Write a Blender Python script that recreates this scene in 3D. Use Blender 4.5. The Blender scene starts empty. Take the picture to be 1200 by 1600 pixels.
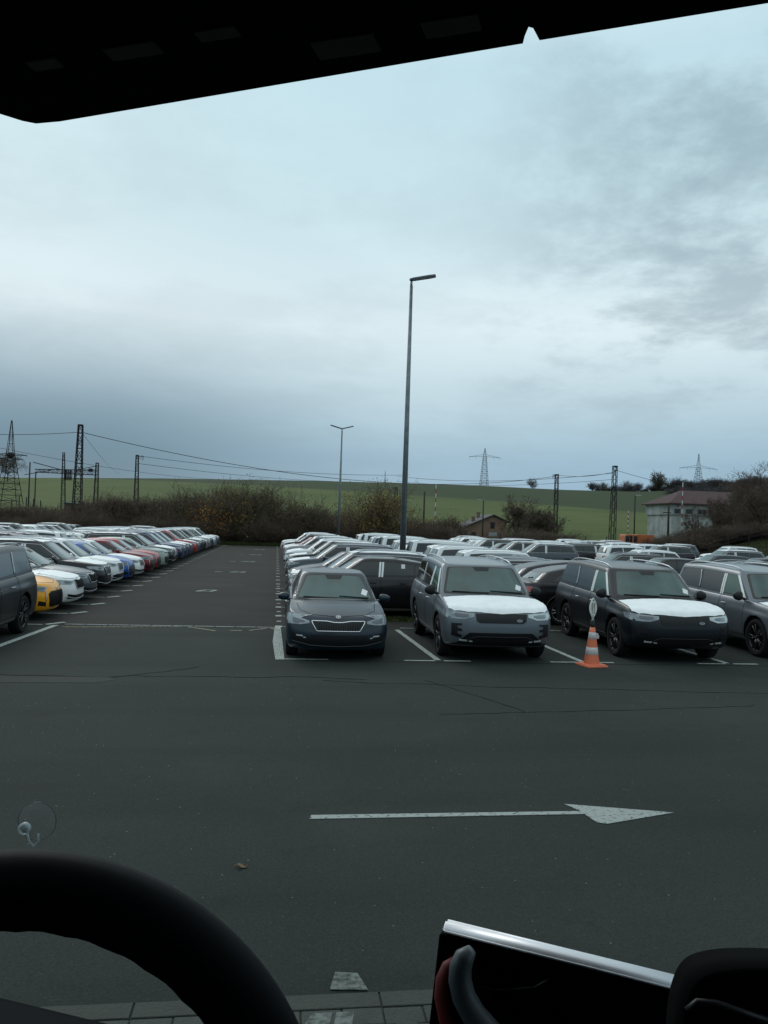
import bpy, bmesh, math, random
import numpy as np
from mathutils import Vector, Matrix
from mathutils.bvhtree import BVHTree

R = math.radians
random.seed(7); rng = np.random.default_rng(7)
scene = bpy.context.scene
COL = scene.collection

# ------------------------------------------------------------------ camera
CAM_H = 2.45
F_PX, CX, CY = 1250.0, 600.0, 800.0          # focal length and centre for a 1200x1600 frame
ROLL, YAW, PITCH = R(1.9), R(7.6), R(0.95)
fw = Vector((math.sin(YAW)*math.cos(PITCH), math.cos(YAW)*math.cos(PITCH), math.sin(PITCH)))
rt = Vector((math.cos(YAW), -math.sin(YAW), 0)); upv = rt.cross(fw)
cr = math.cos(ROLL)*rt + math.sin(ROLL)*upv
cu = -math.sin(ROLL)*rt + math.cos(ROLL)*upv
cam = bpy.data.cameras.new('camera'); camo = bpy.data.objects.new('camera', cam); COL.objects.link(camo)
camo.matrix_world = Matrix(((cr.x, cu.x, -fw.x, 0), (cr.y, cu.y, -fw.y, 0), (cr.z, cu.z, -fw.z, CAM_H), (0, 0, 0, 1)))
cam.sensor_fit = 'VERTICAL'; cam.sensor_height = 36.0; cam.lens = 36.0*F_PX/1600.0
cam.clip_start = 0.02; cam.clip_end = 6000
scene.camera = camo

def ray(px, py): return fw + cr*((px-CX)/F_PX) + cu*((CY-py)/F_PX)
def at(px, py, Y):                      # world point seen at a pixel, Y metres along the aisle
    d = ray(px, py); return Vector((0, 0, CAM_H)) + d*(Y/d.y)
def dep(px, py, d): return Vector((0, 0, CAM_H)) + ray(px, py)*d

# ------------------------------------------------------------------ world, sun, exposure
SUN_EL, SUN_AZ = R(32), R(-20)
w = bpy.data.worlds.new("World"); scene.world = w; w.use_nodes = True
nt = w.node_tree; nt.nodes.clear(); N = nt.nodes.new; L = nt.links.new
def mathn(op, a, b=None, c=None, clamp=False):
    n = N('ShaderNodeMath'); n.operation = op; n.use_clamp = clamp
    for i, v in enumerate((a, b, c)):
        if v is None: continue
        if isinstance(v, (int, float)): n.inputs[i].default_value = v
        else: L(v, n.inputs[i])
    return n.outputs[0]
tc = N('ShaderNodeTexCoord'); sep = N('ShaderNodeSeparateXYZ'); L(tc.outputs['Generated'], sep.inputs[0])
sx, sy, sz = sep.outputs
zz = mathn('MAXIMUM', sz, 0.0)
den = mathn('ADD', zz, 0.16)
comb = N('ShaderNodeCombineXYZ'); L(mathn('DIVIDE', sx, den), comb.inputs[0]); L(mathn('DIVIDE', sy, den), comb.inputs[1]); comb.inputs[2].default_value = 3.7
ramp = N('ShaderNodeValToRGB'); L(zz, ramp.inputs[0]); cr_ = ramp.color_ramp
def setramp(r, stops):
    while len(r.elements) > 1: r.elements.remove(r.elements[-1])
    r.elements[0].position = stops[0][0]; r.elements[0].color = (*stops[0][1], 1)
    for p, c in stops[1:]:
        e = r.elements.new(p); e.color = (*c, 1)
setramp(cr_, [(0.0, (.40, .56, .69)), (.03, (.29, .45, .60)), (.08, (.32, .49, .62)), (.16, (.56, .72, .79)), (.24, (.78, .91, .95)), (.36, (.63, .82, .88)), (.5, (.58, .80, .88)), (.65, (.92, 1.08, 1.12)), (1.0, (1.10, 1.22, 1.25))])
def noise(vec, scale, detail, rough=.55, dist=0.0):
    n = N('ShaderNodeTexNoise'); n.inputs['Scale'].default_value = scale; n.inputs['Detail'].default_value = detail
    n.inputs['Roughness'].default_value = rough; n.inputs['Distortion'].default_value = dist
    if vec is not None: L(vec, n.inputs['Vector'])
    return n.outputs['Fac']
def mrange(v, a, b, c, d, smooth=True):
    n = N('ShaderNodeMapRange'); n.interpolation_type = 'SMOOTHSTEP' if smooth else 'LINEAR'
    L(v, n.inputs[0]); n.inputs[1].default_value = a; n.inputs[2].default_value = b; n.inputs[3].default_value = c; n.inputs[4].default_value = d
    return n.outputs[0]
big = noise(comb.outputs[0], .8, 6, .55, .3)
fine = noise(comb.outputs[0], 2.1, 12, .62, .1)
soft = mrange(big, .36, .66, 0, 1)
puff = mrange(fine, .41, .64, 0, 1)
right = mrange(sx, .17, .44, 0, 1)
high = mrange(zz, .10, .24, 0, 1)
lowl = mathn('MULTIPLY', mrange(sx, .22, -.26, 0, 1), mrange(zz, .29, .05, 0, 1))
leftband = mrange(zz, 0.0, .05, .55, 1)
dark1 = mathn('MULTIPLY', mathn('MULTIPLY', mathn('MULTIPLY', right, high), puff), .48)
dark2 = mathn('MULTIPLY', mathn('MULTIPLY', lowl, leftband), .86)
dark3 = mathn('MULTIPLY', soft, .13)
dark4 = mathn('MULTIPLY', puff, .12)
def mixc(fac, c1, c2, mode='MIX'):
    n = N('ShaderNodeMix'); n.data_type = 'RGBA'; n.blend_type = mode; n.clamp_factor = True
    L(fac, n.inputs[0]) if not isinstance(fac, (int, float)) else setattr(n.inputs[0], 'default_value', fac)
    for i, c in ((6, c1), (7, c2)):
        if isinstance(c, tuple): n.inputs[i].default_value = (*c, 1)
        else: L(c, n.inputs[i])
    return n.outputs[2]
skyc = mixc(dark3, ramp.outputs[0], (.26, .385, .47))
skyc = mixc(dark4, skyc, (.25, .33, .38))
skyc = mixc(dark2, skyc, (.045, .140, .225))
skyc = mixc(dark1, skyc, (.19, .29, .355))
sky = N('ShaderNodeTexSky'); sky.sky_type = 'NISHITA'; sky.sun_disc = False; sky.sun_elevation = SUN_EL; sky.sun_rotation = SUN_AZ
bgA = N('ShaderNodeBackground'); L(sky.outputs[0], bgA.inputs[0]); bgA.inputs[1].default_value = .10
bgB = N('ShaderNodeBackground'); L(skyc, bgB.inputs[0]); bgB.inputs[1].default_value = 1.0
mx = N('ShaderNodeMixShader'); mx.inputs[0].default_value = .94; L(bgA.outputs[0], mx.inputs[1]); L(bgB.outputs[0], mx.inputs[2])
out = N('ShaderNodeOutputWorld'); L(mx.outputs[0], out.inputs[0])

sun = bpy.data.lights.new('sun', 'SUN'); sun.energy = .6; sun.angle = R(25); sun.color = (1, .97, .93)
suno = bpy.data.objects.new('sun', sun); COL.objects.link(suno)
sd = Vector((math.sin(SUN_AZ)*math.cos(SUN_EL), math.cos(SUN_AZ)*math.cos(SUN_EL), math.sin(SUN_EL)))
suno.rotation_euler = sd.to_track_quat('Z', 'Y').to_euler(); suno.location = (0, 0, 60)
vs = scene.view_settings; vs.view_transform = 'Standard'; vs.look = 'None'; vs.gamma = 1; vs.exposure = 0; vs.use_curve_mapping = False

# ------------------------------------------------------------------ materials
MATS = {}
def mat(name, col, rough=.6, metal=0.0, spec=.5, coat=0.0, var=0.0, vscale=8.0, bump=0.0, bscale=40.0, col2=None, detail=6, thr=None, emit=None, obj_coords=True, sheen=0):
    if name in MATS: return MATS[name]
    m = bpy.data.materials.new(name); m.use_nodes = True; t = m.node_tree; b = t.nodes['Principled BSDF']
    b.inputs['Base Color'].default_value = (*col, 1); b.inputs['Roughness'].default_value = rough; b.inputs['Metallic'].default_value = metal
    b.inputs['Specular IOR Level'].default_value = spec; b.inputs['Coat Weight'].default_value = coat; b.inputs['Coat Roughness'].default_value = .06
    tcn = t.nodes.new('ShaderNodeTexCoord')
    if var > 0 or col2:
        n = t.nodes.new('ShaderNodeTexNoise'); n.inputs['Scale'].default_value = vscale; n.inputs['Detail'].default_value = detail; n.inputs['Roughness'].default_value = .62
        t.links.new(tcn.outputs['Object'], n.inputs['Vector'])
        mr = t.nodes.new('ShaderNodeMapRange'); lo, hi = thr or (.3, .7)
        mr.inputs[1].default_value = lo; mr.inputs[2].default_value = hi; t.links.new(n.outputs['Fac'], mr.inputs[0])
        mixn = t.nodes.new('ShaderNodeMix'); mixn.data_type = 'RGBA'; t.links.new(mr.outputs[0], mixn.inputs[0])
        c2 = col2 or tuple(max(0, c*(1-var)) for c in col); c1 = col if col2 else tuple(c*(1+var) for c in col)
        mixn.inputs[6].default_value = (*c1, 1); mixn.inputs[7].default_value = (*c2, 1)
        t.links.new(mixn.outputs[2], b.inputs['Base Color'])
    if bump > 0:
        n2 = t.nodes.new('ShaderNodeTexNoise'); n2.inputs['Scale'].default_value = bscale; n2.inputs['Detail'].default_value = 5
        t.links.new(tcn.outputs['Object'], n2.inputs['Vector'])
        bp = t.nodes.new('ShaderNodeBump'); bp.inputs['Strength'].default_value = bump; bp.inputs['Distance'].default_value = .02
        t.links.new(n2.outputs['Fac'], bp.inputs['Height']); t.links.new(bp.outputs[0], b.inputs['Normal'])
    if emit: b.inputs['Emission Color'].default_value = (*emit, 1); b.inputs['Emission Strength'].default_value = 1
    MATS[name] = m; return m

def paint(name, c, metal=.25, rough=.32):
    return mat('paint_'+name, c, rough, metal, .35, .26, var=.05, vscale=60)
P = dict(
    slate=paint('slate', (.010, .021, .033), .15), graphite=paint('graphite', (.055, .068, .080)), charcoal=paint('charcoal', (.0055, .0085, .012), .1),
    black=paint('black', (.006, .006, .008), .1), white=paint('white', (.70, .73, .73), 0), silver=paint('silver', (.22, .24, .25), .5),
    greysilver=paint('grey', (.09, .105, .115), .4), orange=paint('amber', (.78, .34, .015), .1), blue=paint('blue', (.018, .085, .32), .3),
    navy=paint('navy', (.012, .028, .085), .3), red=paint('red', (.34, .014, .016), .15), wine=paint('wine', (.16, .012, .018), .3),
    frontgrey=paint('front_grey', (.130, .150, .168), .35), sage=paint('sage', (.30, .36, .32), .1), bluegrey=paint('bluegrey', (.028, .042, .055), .3))
M_WELL = mat('wheel_well_black', (.006, .006, .006), .9, spec=.2)
M_WIND = mat('windscreen_glass', (.018, .056, .052), .08, spec=.5, coat=.35, var=.5, vscale=1.4, detail=3)
M_SIDE = mat('side_window_glass', (.008, .012, .013), .06, spec=.5, coat=.2)
M_GREEN = mat('green_tinted_glass', (.016, .072, .050), .08, spec=.5, coat=.2, var=.3, vscale=2)
M_REARW = mat('rear_window_glass', (.035, .060, .064), .09, spec=.5, coat=.4)
M_TRIM = mat('black_plastic_trim', (.012, .012, .013), .5, spec=.35)
M_SURR = mat('black_glass_surround', (.008, .008, .009), .2)
M_CHROME = mat('chrome_trim', (.60, .63, .65), .22, .9)
M_SATIN = mat('satin_silver_trim', (.50, .53, .55), .3, .55)
M_FILM = mat('white_protective_film', (.78, .81, .81), .55, spec=.3, var=.06, vscale=5, bump=.5, bscale=4)
M_PAPER = mat('white_sticker_paper', (.68, .70, .70), .8)
M_TYRE = mat('tyre_rubber', (.011, .011, .012), .85, spec=.2, bump=.3, bscale=90)
M_RIM = mat('silver_alloy', (.40, .42, .44), .3, .7)
M_RIMD = mat('dark_alloy', (.035, .037, .04), .3, .5)
M_DISC = mat('brake_dark_metal', (.02, .02, .021), .5, .6)
M_LAMP = mat('headlight_lens', (.20, .235, .25), .12, .1, .6, .6, var=.45, vscale=7, detail=3)
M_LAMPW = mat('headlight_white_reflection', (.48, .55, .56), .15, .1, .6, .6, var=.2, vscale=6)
M_LAMPD = mat('headlight_dark_bezel', (.09, .105, .115), .2, .3, .5, .5)
M_FOG = mat('fog_lamp_chrome', (.6, .62, .62), .3, .4, var=.4, vscale=60)
M_TAIL = mat('tail_light_red', (.28, .010, .014), .15, .1, .6, .7, var=.3, vscale=12)
M_GRILLE = mat('grille_black', (.008, .008, .009), .4, spec=.35)

def grid_mat(name, c, c2, sx_, sz_, ax='y'):
    m = mat(name, c, .45)
    return m

# ------------------------------------------------------------------ mesh helpers
def link(name, me, parent=None, loc=(0, 0, 0), rz=0.0, mats=None):
    o = bpy.data.objects.new(name, me); COL.objects.link(o)
    o.location = loc; o.rotation_euler = (0, 0, rz)
    if parent: o.parent = parent
    return o
def tagit(o, label=None, cat=None, group=None, kind=None):
    if label: o['label'] = label
    if cat: o['category'] = cat
    if group: o['group'] = group
    if kind: o['kind'] = kind
    return o
def empty(name, loc=(0, 0, 0), rz=0.0):
    o = bpy.data.objects.new(name, None); COL.objects.link(o); o.location = loc; o.rotation_euler = (0, 0, rz); o.empty_display_size = .2
    return o
def mesh_of(bm, name, mats, smooth=False, angle=None):
    me = bpy.data.meshes.new(name); bmesh.ops.recalc_face_normals(bm, faces=bm.faces[:]) if angle != 'keep' else None
    bm.to_mesh(me); bm.free()
    for m in (mats if isinstance(mats, (list, tuple)) else [mats]): me.materials.append(m)
    if smooth: me.polygons.foreach_set('use_smooth', [True]*len(me.polygons))
    me.update(); return me
def np_mesh(name, V, Q, m, smooth=False):
    V = np.asarray(V, dtype=np.float32).reshape(-1, 3); Q = np.asarray(Q, dtype=np.int32); k = Q.shape[1]
    me = bpy.data.meshes.new(name); me.vertices.add(len(V)); me.vertices.foreach_set('co', V.ravel())
    me.loops.add(Q.size); me.loops.foreach_set('vertex_index', Q.ravel())
    me.polygons.add(len(Q)); me.polygons.foreach_set('loop_start', np.arange(0, Q.size, k, dtype=np.int32))
    if smooth: me.polygons.foreach_set('use_smooth', np.ones(len(Q), dtype=bool))
    for mm in (m if isinstance(m, (list, tuple)) else [m]): me.materials.append(mm)
    me.update(calc_edges=True); me.validate(); return me
def box(bm, x0, x1, y0, y1, z0, z1, bev=0.0, mi=0):
    r = bmesh.ops.create_cube(bm, size=1.0); vs_ = r['verts']
    for v in vs_: v.co = Vector(((x0+x1)/2+v.co.x*(x1-x0), (y0+y1)/2+v.co.y*(y1-y0), (z0+z1)/2+v.co.z*(z1-z0)))
    fs = list({f for v in vs_ for f in v.link_faces})
    for f in fs: f.material_index = mi
    if bev > 0:
        es = list({e for v in vs_ for e in v.link_edges})
        bmesh.ops.bevel(bm, geom=es, offset=bev, segments=2, affect='EDGES', profile=.5)
def tube(bm, pts, r, seg=6, mi=0, cap=True):
    pts = [Vector(p) for p in pts]; n = len(pts); rs = r if isinstance(r, (list, tuple)) else [r]*n
    prev = None; rings = []
    for i, p in enumerate(pts):
        t = (pts[min(i+1, n-1)] - pts[max(i-1, 0)])
        if t.length < 1e-9: t = Vector((0, 0, 1))
        t.normalize()
        if prev is None:
            a = Vector((0, 0, 1)) if abs(t.z) < .9 else Vector((1, 0, 0))
            nrm = t.cross(a).normalized()
        else:
            nrm = (prev - t*prev.dot(t)); nrm = nrm.normalized() if nrm.length > 1e-6 else t.orthogonal().normalized()
        prev = nrm; b2 = t.cross(nrm)
        rings.append([bm.verts.new(p + (nrm*math.cos(2*math.pi*k/seg) + b2*math.sin(2*math.pi*k/seg))*rs[i]) for k in range(seg)])
    for a, b in zip(rings, rings[1:]):
        for k in range(seg):
            f = bm.faces.new((a[k], a[(k+1) % seg], b[(k+1) % seg], b[k])); f.material_index = mi
    if cap:
        for rg in (rings[0][::-1], rings[-1]):
            f = bm.faces.new(rg); f.material_index = mi
def lathe(bm, prof, seg=32, axis='y', mi=0, off=(0, 0, 0)):
    rings = []
    for r_, h in prof:
        ring = []
        for k in range(seg):
            a = 2*math.pi*k/seg; c, s = r_*math.cos(a), r_*math.sin(a)
            p = (c, h, s) if axis == 'y' else ((c, s, h) if axis == 'z' else (h, c, s))
            ring.append(bm.verts.new(Vector(p)+Vector(off)))
        rings.append(ring)
    for a, b in zip(rings, rings[1:]):
        for k in range(seg):
            f = bm.faces.new((a[k], a[(k+1) % seg], b[(k+1) % seg], b[k])); f.material_index = mi
    return rings
def prism(bm, pts2, z0, z1, mi=0):
    a = [bm.verts.new((x, y, z0)) for x, y in pts2]; b = [bm.verts.new((x, y, z1)) for x, y in pts2]; n = len(a)
    f = bm.faces.new(a[::-1]); f.material_index = mi; f = bm.faces.new(b); f.material_index = mi
    for i in range(n):
        f = bm.faces.new((a[i], a[(i+1) % n], b[(i+1) % n], b[i])); f.material_index = mi
def lerp(a, b, t): return a+(b-a)*t
def interp(tab, x):
    xs = [p[0] for p in tab]; ys = [p[1] for p in tab]
    if xs[0] > xs[-1]: xs, ys = xs[::-1], ys[::-1]
    return float(np.interp(x, xs, ys))

# ------------------------------------------------------------------ car building
def outline(xf, xr, w_, Df, nf, Dr, nr, K=9, M=20):
    pts = []
    for i in range(K+1):
        a = (math.pi/2)*(i/K)
        pts.append((xf-Df+Df*max(0, math.cos(a))**(2/nf), w_*max(0, math.sin(a))**(2/nf)))
    for i in range(1, M): pts.append((lerp(xf-Df, xr+Dr, i/M), w_))
    for i in range(K+1):
        a = (math.pi/2)*(1-i/K)
        pts.append((xr+Dr-Dr*max(0, math.cos(a))**(2/nr), w_*max(0, math.sin(a))**(2/nr)))
    return pts + [(x, -y) for x, y in pts[-2:0:-1]]

def loft(rows, cap_center, bottom=True):
    bm = bmesh.new(); vr = [[bm.verts.new(p) for p in r] for r in rows]; n = len(vr[0])
    for a, b in zip(vr, vr[1:]):
        for k in range(n): bm.faces.new((a[k], a[(k+1) % n], b[(k+1) % n], b[k]))
    c = bm.verts.new(cap_center)
    for k in range(n): bm.faces.new((vr[-1][k], vr[-1][(k+1) % n], c))
    if bottom:
        z = sum(p[2] for p in rows[0])/n
        c2 = bm.verts.new((cap_center[0], 0, z))
        for k in range(n): bm.faces.new((vr[0][(k+1) % n], vr[0][k], c2))
    return bm

WT = [(0, .92), (.06, .955), (.2, .985), (.42, 1.0), (.62, 1.0), (.74, .992), (.80, .978), (.92, .955), (1.0, .925)]
def body_rows(s):
    W = s['W']; rows = []
    T = [0, .03, .08, .16, .26, .36, .46, .56, .66, .74, .80, .86, .92, .97, 1.0]
    def xf(t): return s['xf'] - interp(s['fp'], t)
    def xr(t): return s['xr'] + interp(s['rp'], t)
    zs = lambda x: interp(s['zs'], x)
    def zb(x): return s['zb']
    for t in T:
        o = outline(xf(t), xr(t), W*interp(WT, t), s['Df'], s['nf'], s['Dr'], 3.4)
        row = []
        for x, y in o:
            fl = 0
            for xw in (s['wx'][0], s['wx'][1]):
                d = abs(x-xw)/(s['rw']+.17)
                if d < 1: fl += .022*(1-d*d)*(1 if .1 < t < .75 else .4)
            y2 = y + math.copysign(fl, y) if abs(y) > W*.8 else y
            row.append((x, y2, zb(x)+t*(zs(x)-zb(x))))
        rows.append(row)
    base = outline(xf(1), xr(1), W*.925, s['Df'], s['nf'], s['Dr'], 3.4)
    xc = 0.0
    for sc in (.985, .96, .92, .86, .78, .68, .56, .44, .32, .18, .07):
        rows.append([(xc+(x-xc)*sc, y*sc, zs(xc+(x-xc)*sc) + s['crown']*(1-(y*sc/(W*.925))**2)*(1-sc**9)) for x, y in base])
    return rows, (xc, 0, zs(xc)+s['crown'])
def cabin_rows(s):
    T = [0, .1, .22, .36, .5, .64, .76, .86, .93, .975, 1.0]
    def ex(t): return t
    rows = []; zr = lambda x: interp(s['zr'], x)
    for t in T:
        xfr = lerp(s['wsb'], s['wst'], t**1.08) ; xre = s['rwb'] + (s['rwt']-s['rwb'])*(t**1.35)
        ww = lerp(s['cw0'], s['cw1'], t**1.25) - (.035 if t >= 1 else (.012 if t > .96 else 0))
        o = outline(xfr, xre, ww, .26, 2.7, .22, 3.0)
        rows.append([(x, y, s['cz0']+(zr(x)-s['cz0'])*t) for x, y in o])
    base = outline(s['wst'], s['rwt'], s['cw1']-.035, .26, 2.7, .22, 3.0)
    xc = (s['wst']+s['rwt'])/2
    for sc in (.97, .93, .86, .76, .62, .46, .3, .14):
        rows.append([(xc+(x-xc)*sc, y*sc, zr(xc+(x-xc)*sc)+.035*(1-sc*sc)) for x, y in base])
    return rows, (xc, 0, zr(xc)+.036)

def subsurf(bm, lv=1):
    me = bpy.data.meshes.new('tmp'); bm.to_mesh(me); bm.free(); o = bpy.data.objects.new('tmp', me); COL.objects.link(o)
    md = o.modifiers.new('s', 'SUBSURF'); md.levels = lv; md.render_levels = lv
    dg = bpy.context.evaluated_depsgraph_get(); dg.update(); ev = o.evaluated_get(dg)
    m2 = bpy.data.meshes.new_from_object(ev); bpy.data.objects.remove(o); return m2
def boolean_wells(me, s):
    o = bpy.data.objects.new('tmp', me); COL.objects.link(o)
    bm = bmesh.new()
    for xw in s['wx']:
        for sg in (1, -1):
            prof = [(0.001, sg*(s['W']-.34)), (s['rw']+.055, sg*(s['W']-.34)), (s['rw']+.055, sg*(s['W']+.2)), (0.001, sg*(s['W']+.2))]
            lathe(bm, prof, 36, 'y', 0, (xw, 0, s['rw']+.01))
    bmesh.ops.remove_doubles(bm, verts=bm.verts[:], dist=.003)
    bmesh.ops.recalc_face_normals(bm, faces=bm.faces[:])
    cm = bpy.data.meshes.new('cut'); bm.to_mesh(cm); bm.free(); c = bpy.data.objects.new('cut', cm); COL.objects.link(c)
    md = o.modifiers.new('b', 'BOOLEAN'); md.operation = 'DIFFERENCE'; md.object = c; md.solver = 'EXACT'
    dg = bpy.context.evaluated_depsgraph_get(); dg.update(); m2 = bpy.data.meshes.new_from_object(o.evaluated_get(dg))
    bpy.data.objects.remove(o); bpy.data.objects.remove(c)
    return m2

AX = {'L': (lambda u, v: Vector((u, 3, v)), Vector((0, -1, 0))), 'R': (lambda u, v: Vector((u, -3, v)), Vector((0, 1, 0))),
      'F': (lambda u, v: Vector((5, u, v)), Vector((-1, 0, 0))), 'B': (lambda u, v: Vector((-5, u, v)), Vector((1, 0, 0))),
      'T': (lambda u, v: Vector((u, v, 4)), Vector((0, 0, -1)))}
class Car: pass
def proj_pt(c, ax, u, v, off):
    fo, d = AX[ax]; o = fo(u, v)
    hit, nrm, idx, dist = c.bvh.ray_cast(o, d, 9)
    if hit is None:
        hit, nrm, idx, dist = c.bvh.find_nearest(o + d*(5-abs(c.s['xf']) if ax in 'FB' else (3-c.s['W']*.9 if ax in 'LR' else 3)))
    if nrm.dot(d) > 0: nrm = -nrm
    return hit + (nrm*.75 - d*.25).normalized()*off, nrm
def patch(c, ax, poly, off=.005, cell=.05, bm=None, mi=0, wr=0.0):
    own = bm is None; b = bmesh.new()
    vs_ = [b.verts.new((u, v, 0)) for u, v in poly]; b.faces.new(vs_)
    us = [p[0] for p in poly]; v2 = [p[1] for p in poly]
    for lo, hi, nn in ((min(us), max(us), (1, 0, 0)), (min(v2), max(v2), (0, 1, 0))):
        k = int((hi-lo)/cell); 
        for i in range(1, k+1):
            p = lo+(hi-lo)*i/(k+1)
            bmesh.ops.bisect_plane(b, geom=b.verts[:]+b.edges[:]+b.faces[:], plane_co=(p*nn[0], p*nn[1], 0), plane_no=nn, dist=1e-6)
    bmesh.ops.triangulate(b, faces=[f for f in b.faces if len(f.verts) > 4])
    nr = {}
    for v in b.verts:
        hit, nrm = proj_pt(c, ax, v.co.x, v.co.y, off); nr[v] = nrm
        if wr: hit = hit + nrm*(wr*(.5+.5*math.sin(23*v.co.x+9*v.co.y)*math.sin(31*v.co.y-5*v.co.x)))
        v.co = hit
    be = [e for e in b.edges if len(e.link_faces) == 1]
    for e in be: e.smooth = False
    r = bmesh.ops.extrude_edge_only(b, edges=be)
    src = {}
    nv = [g for g in r['geom'] if isinstance(g, bmesh.types.BMVert)]
    for v in nv:
        o = None
        for e in v.link_edges:
            ov = e.other_vert(v)
            if ov in nr: o = ov if o is None or (ov.co-v.co).length < (o.co-v.co).length else o
        if o is not None: v.co = v.co - nr[o]*(off+.006)
    bmesh.ops.recalc_face_normals(b, faces=b.faces[:])
    if own: return b
    me = bpy.data.meshes.new('t'); b.to_mesh(me); b.free()
    k0 = len(bm.faces); bm.from_mesh(me); bpy.data.meshes.remove(me)
    bm.faces.ensure_lookup_table()
    for i in range(k0, len(bm.faces)): bm.faces[i].material_index = mi
    return bm
def dense(poly, closed=True, step=.03):
    out_ = []; n = len(poly)
    for i in range(n if closed else n-1):
        a, b = poly[i], poly[(i+1) % n]; k = max(1, int(math.dist(a, b)/step))
        for j in range(k): out_.append((lerp(a[0], b[0], j/k), lerp(a[1], b[1], j/k)))
    out_.append(poly[0] if closed else poly[-1]); return out_
def line(c, ax, poly, r=.006, off=.002, closed=True, bm=None, seg=5, mi=0):
    bm = bm or bmesh.new()
    tube(bm, [proj_pt(c, ax, u, v, off)[0] for u, v in dense(poly, closed)], r, seg, mi)
    return bm
def rnd(poly, r, k=3):                      # round the corners of a polygon
    o = []; n = len(poly)
    for i in range(n):
        p0, p1, p2 = Vector(poly[i-1]), Vector(poly[i]), Vector(poly[(i+1) % n])
        a = p1+(p0-p1).normalized()*min(r, (p0-p1).length*.45); b = p1+(p2-p1).normalized()*min(r, (p2-p1).length*.45)
        for j in range(k+1):
            t = j/k; q = (1-t)**2*a + 2*t*(1-t)*p1 + t*t*b; o.append((q.x, q.y))
    return o
def mir(poly): return [(-u, v) for u, v in poly][::-1]

def wheel_meshes(rw, wd, rimmat, spokes=5, key=''):
    bm = bmesh.new(); rr = rw*.70; h = wd/2
    lathe(bm, [(rr, -h*.8), (rw*.80, -h), (rw*.93, -h*.98), (rw*.985, -h*.8), (rw, -h*.45), (rw, h*.45), (rw*.985, h*.8), (rw*.93, h*.98), (rw*.80, h), (rr, h*.8)], 36)
    tyre = mesh_of(bm, 'tyre', M_TYRE, True)
    bm = bmesh.new()
    lathe(bm, [(rr+.004, h*.84), (rr-.012, h*.86), (rr-.02, h*.6), (rr-.03, -h*.7)], 36)
    r0 = .055
    for k in range(spokes):
        for dd in (-.14, .14):
            a0 = 2*math.pi*k/spokes+dd*.6; a1 = 2*math.pi*k/spokes+dd*1.5
            p = [Vector((r0*.7*math.cos(a0), h*.62, r0*.7*math.sin(a0))), Vector((rr*.5*math.cos(lerp(a0, a1, .5)), h*.72, rr*.5*math.sin(lerp(a0, a1, .5)))), Vector(((rr-.005)*math.cos(a1), h*.82, (rr-.005)*math.sin(a1)))]
            tube(bm, p, [.020, .014, .012], 5)
    lathe(bm, [(.001, h*.78), (.045, h*.76), (.062, h*.6), (.062, h*.2)], 20)
    rim = mesh_of(bm, 'rim', rimmat, True)
    bm = bmesh.new()
    lathe(bm, [(.001, 0), (rr*.78, 0), (rr*.78, .03), (.001, .03)], 28)
    lathe(bm, [(rr-.01, -h*.7), (.05, -h*.7)], 28)
    hub = mesh_of(bm, 'wheel', M_DISC, True)
    bm = bmesh.new()
    for me_, mi in ((tyre, 0), (rim, 1), (hub, 2)):
        k0 = len(bm.faces); bm.from_mesh(me_); bm.faces.ensure_lookup_table()
        for i in range(k0, len(bm.faces)): bm.faces[i].material_index = mi
    me = bpy.data.meshes.new('wheel'); bm.to_mesh(me); bm.free()
    for m in (M_TYRE, rimmat, M_DISC): me.materials.append(m)
    me.polygons.foreach_set('use_smooth', [True]*len(me.polygons))
    return dict(tyre=tyre, rim=rim, hub=hub, all=me)

def mirror_mesh(sg, s, mcol):
    """door mirror: shell on a foot; sg=+1 left"""
    bm = bmesh.new(); r = bmesh.ops.create_uvsphere(bm, u_segments=16, v_segments=10, radius=1)
    mx_, mz = s['mir']
    cx, cy, cz = mx_, sg*(s['W']+.065), mz
    for v in r['verts']:
        x, y, z = v.co
        x2 = x*.075 if x > 0 else x*.035
        v.co = Vector((cx+x2, cy+y*.11, cz+math.copysign(abs(z)**.75, z)*s.get('mh', .075)*(1-.25*y*sg)))
    tube(bm, [(mx_+.01, sg*(s['W']-.16), mz-.09), (mx_, sg*(s['W']-.03), mz-.05), (mx_, sg*(s['W']+.05), mz-.03)], [.035, .028, .022], 8)
    return mesh_of(bm, 'door_mirror', mcol, True)

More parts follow.
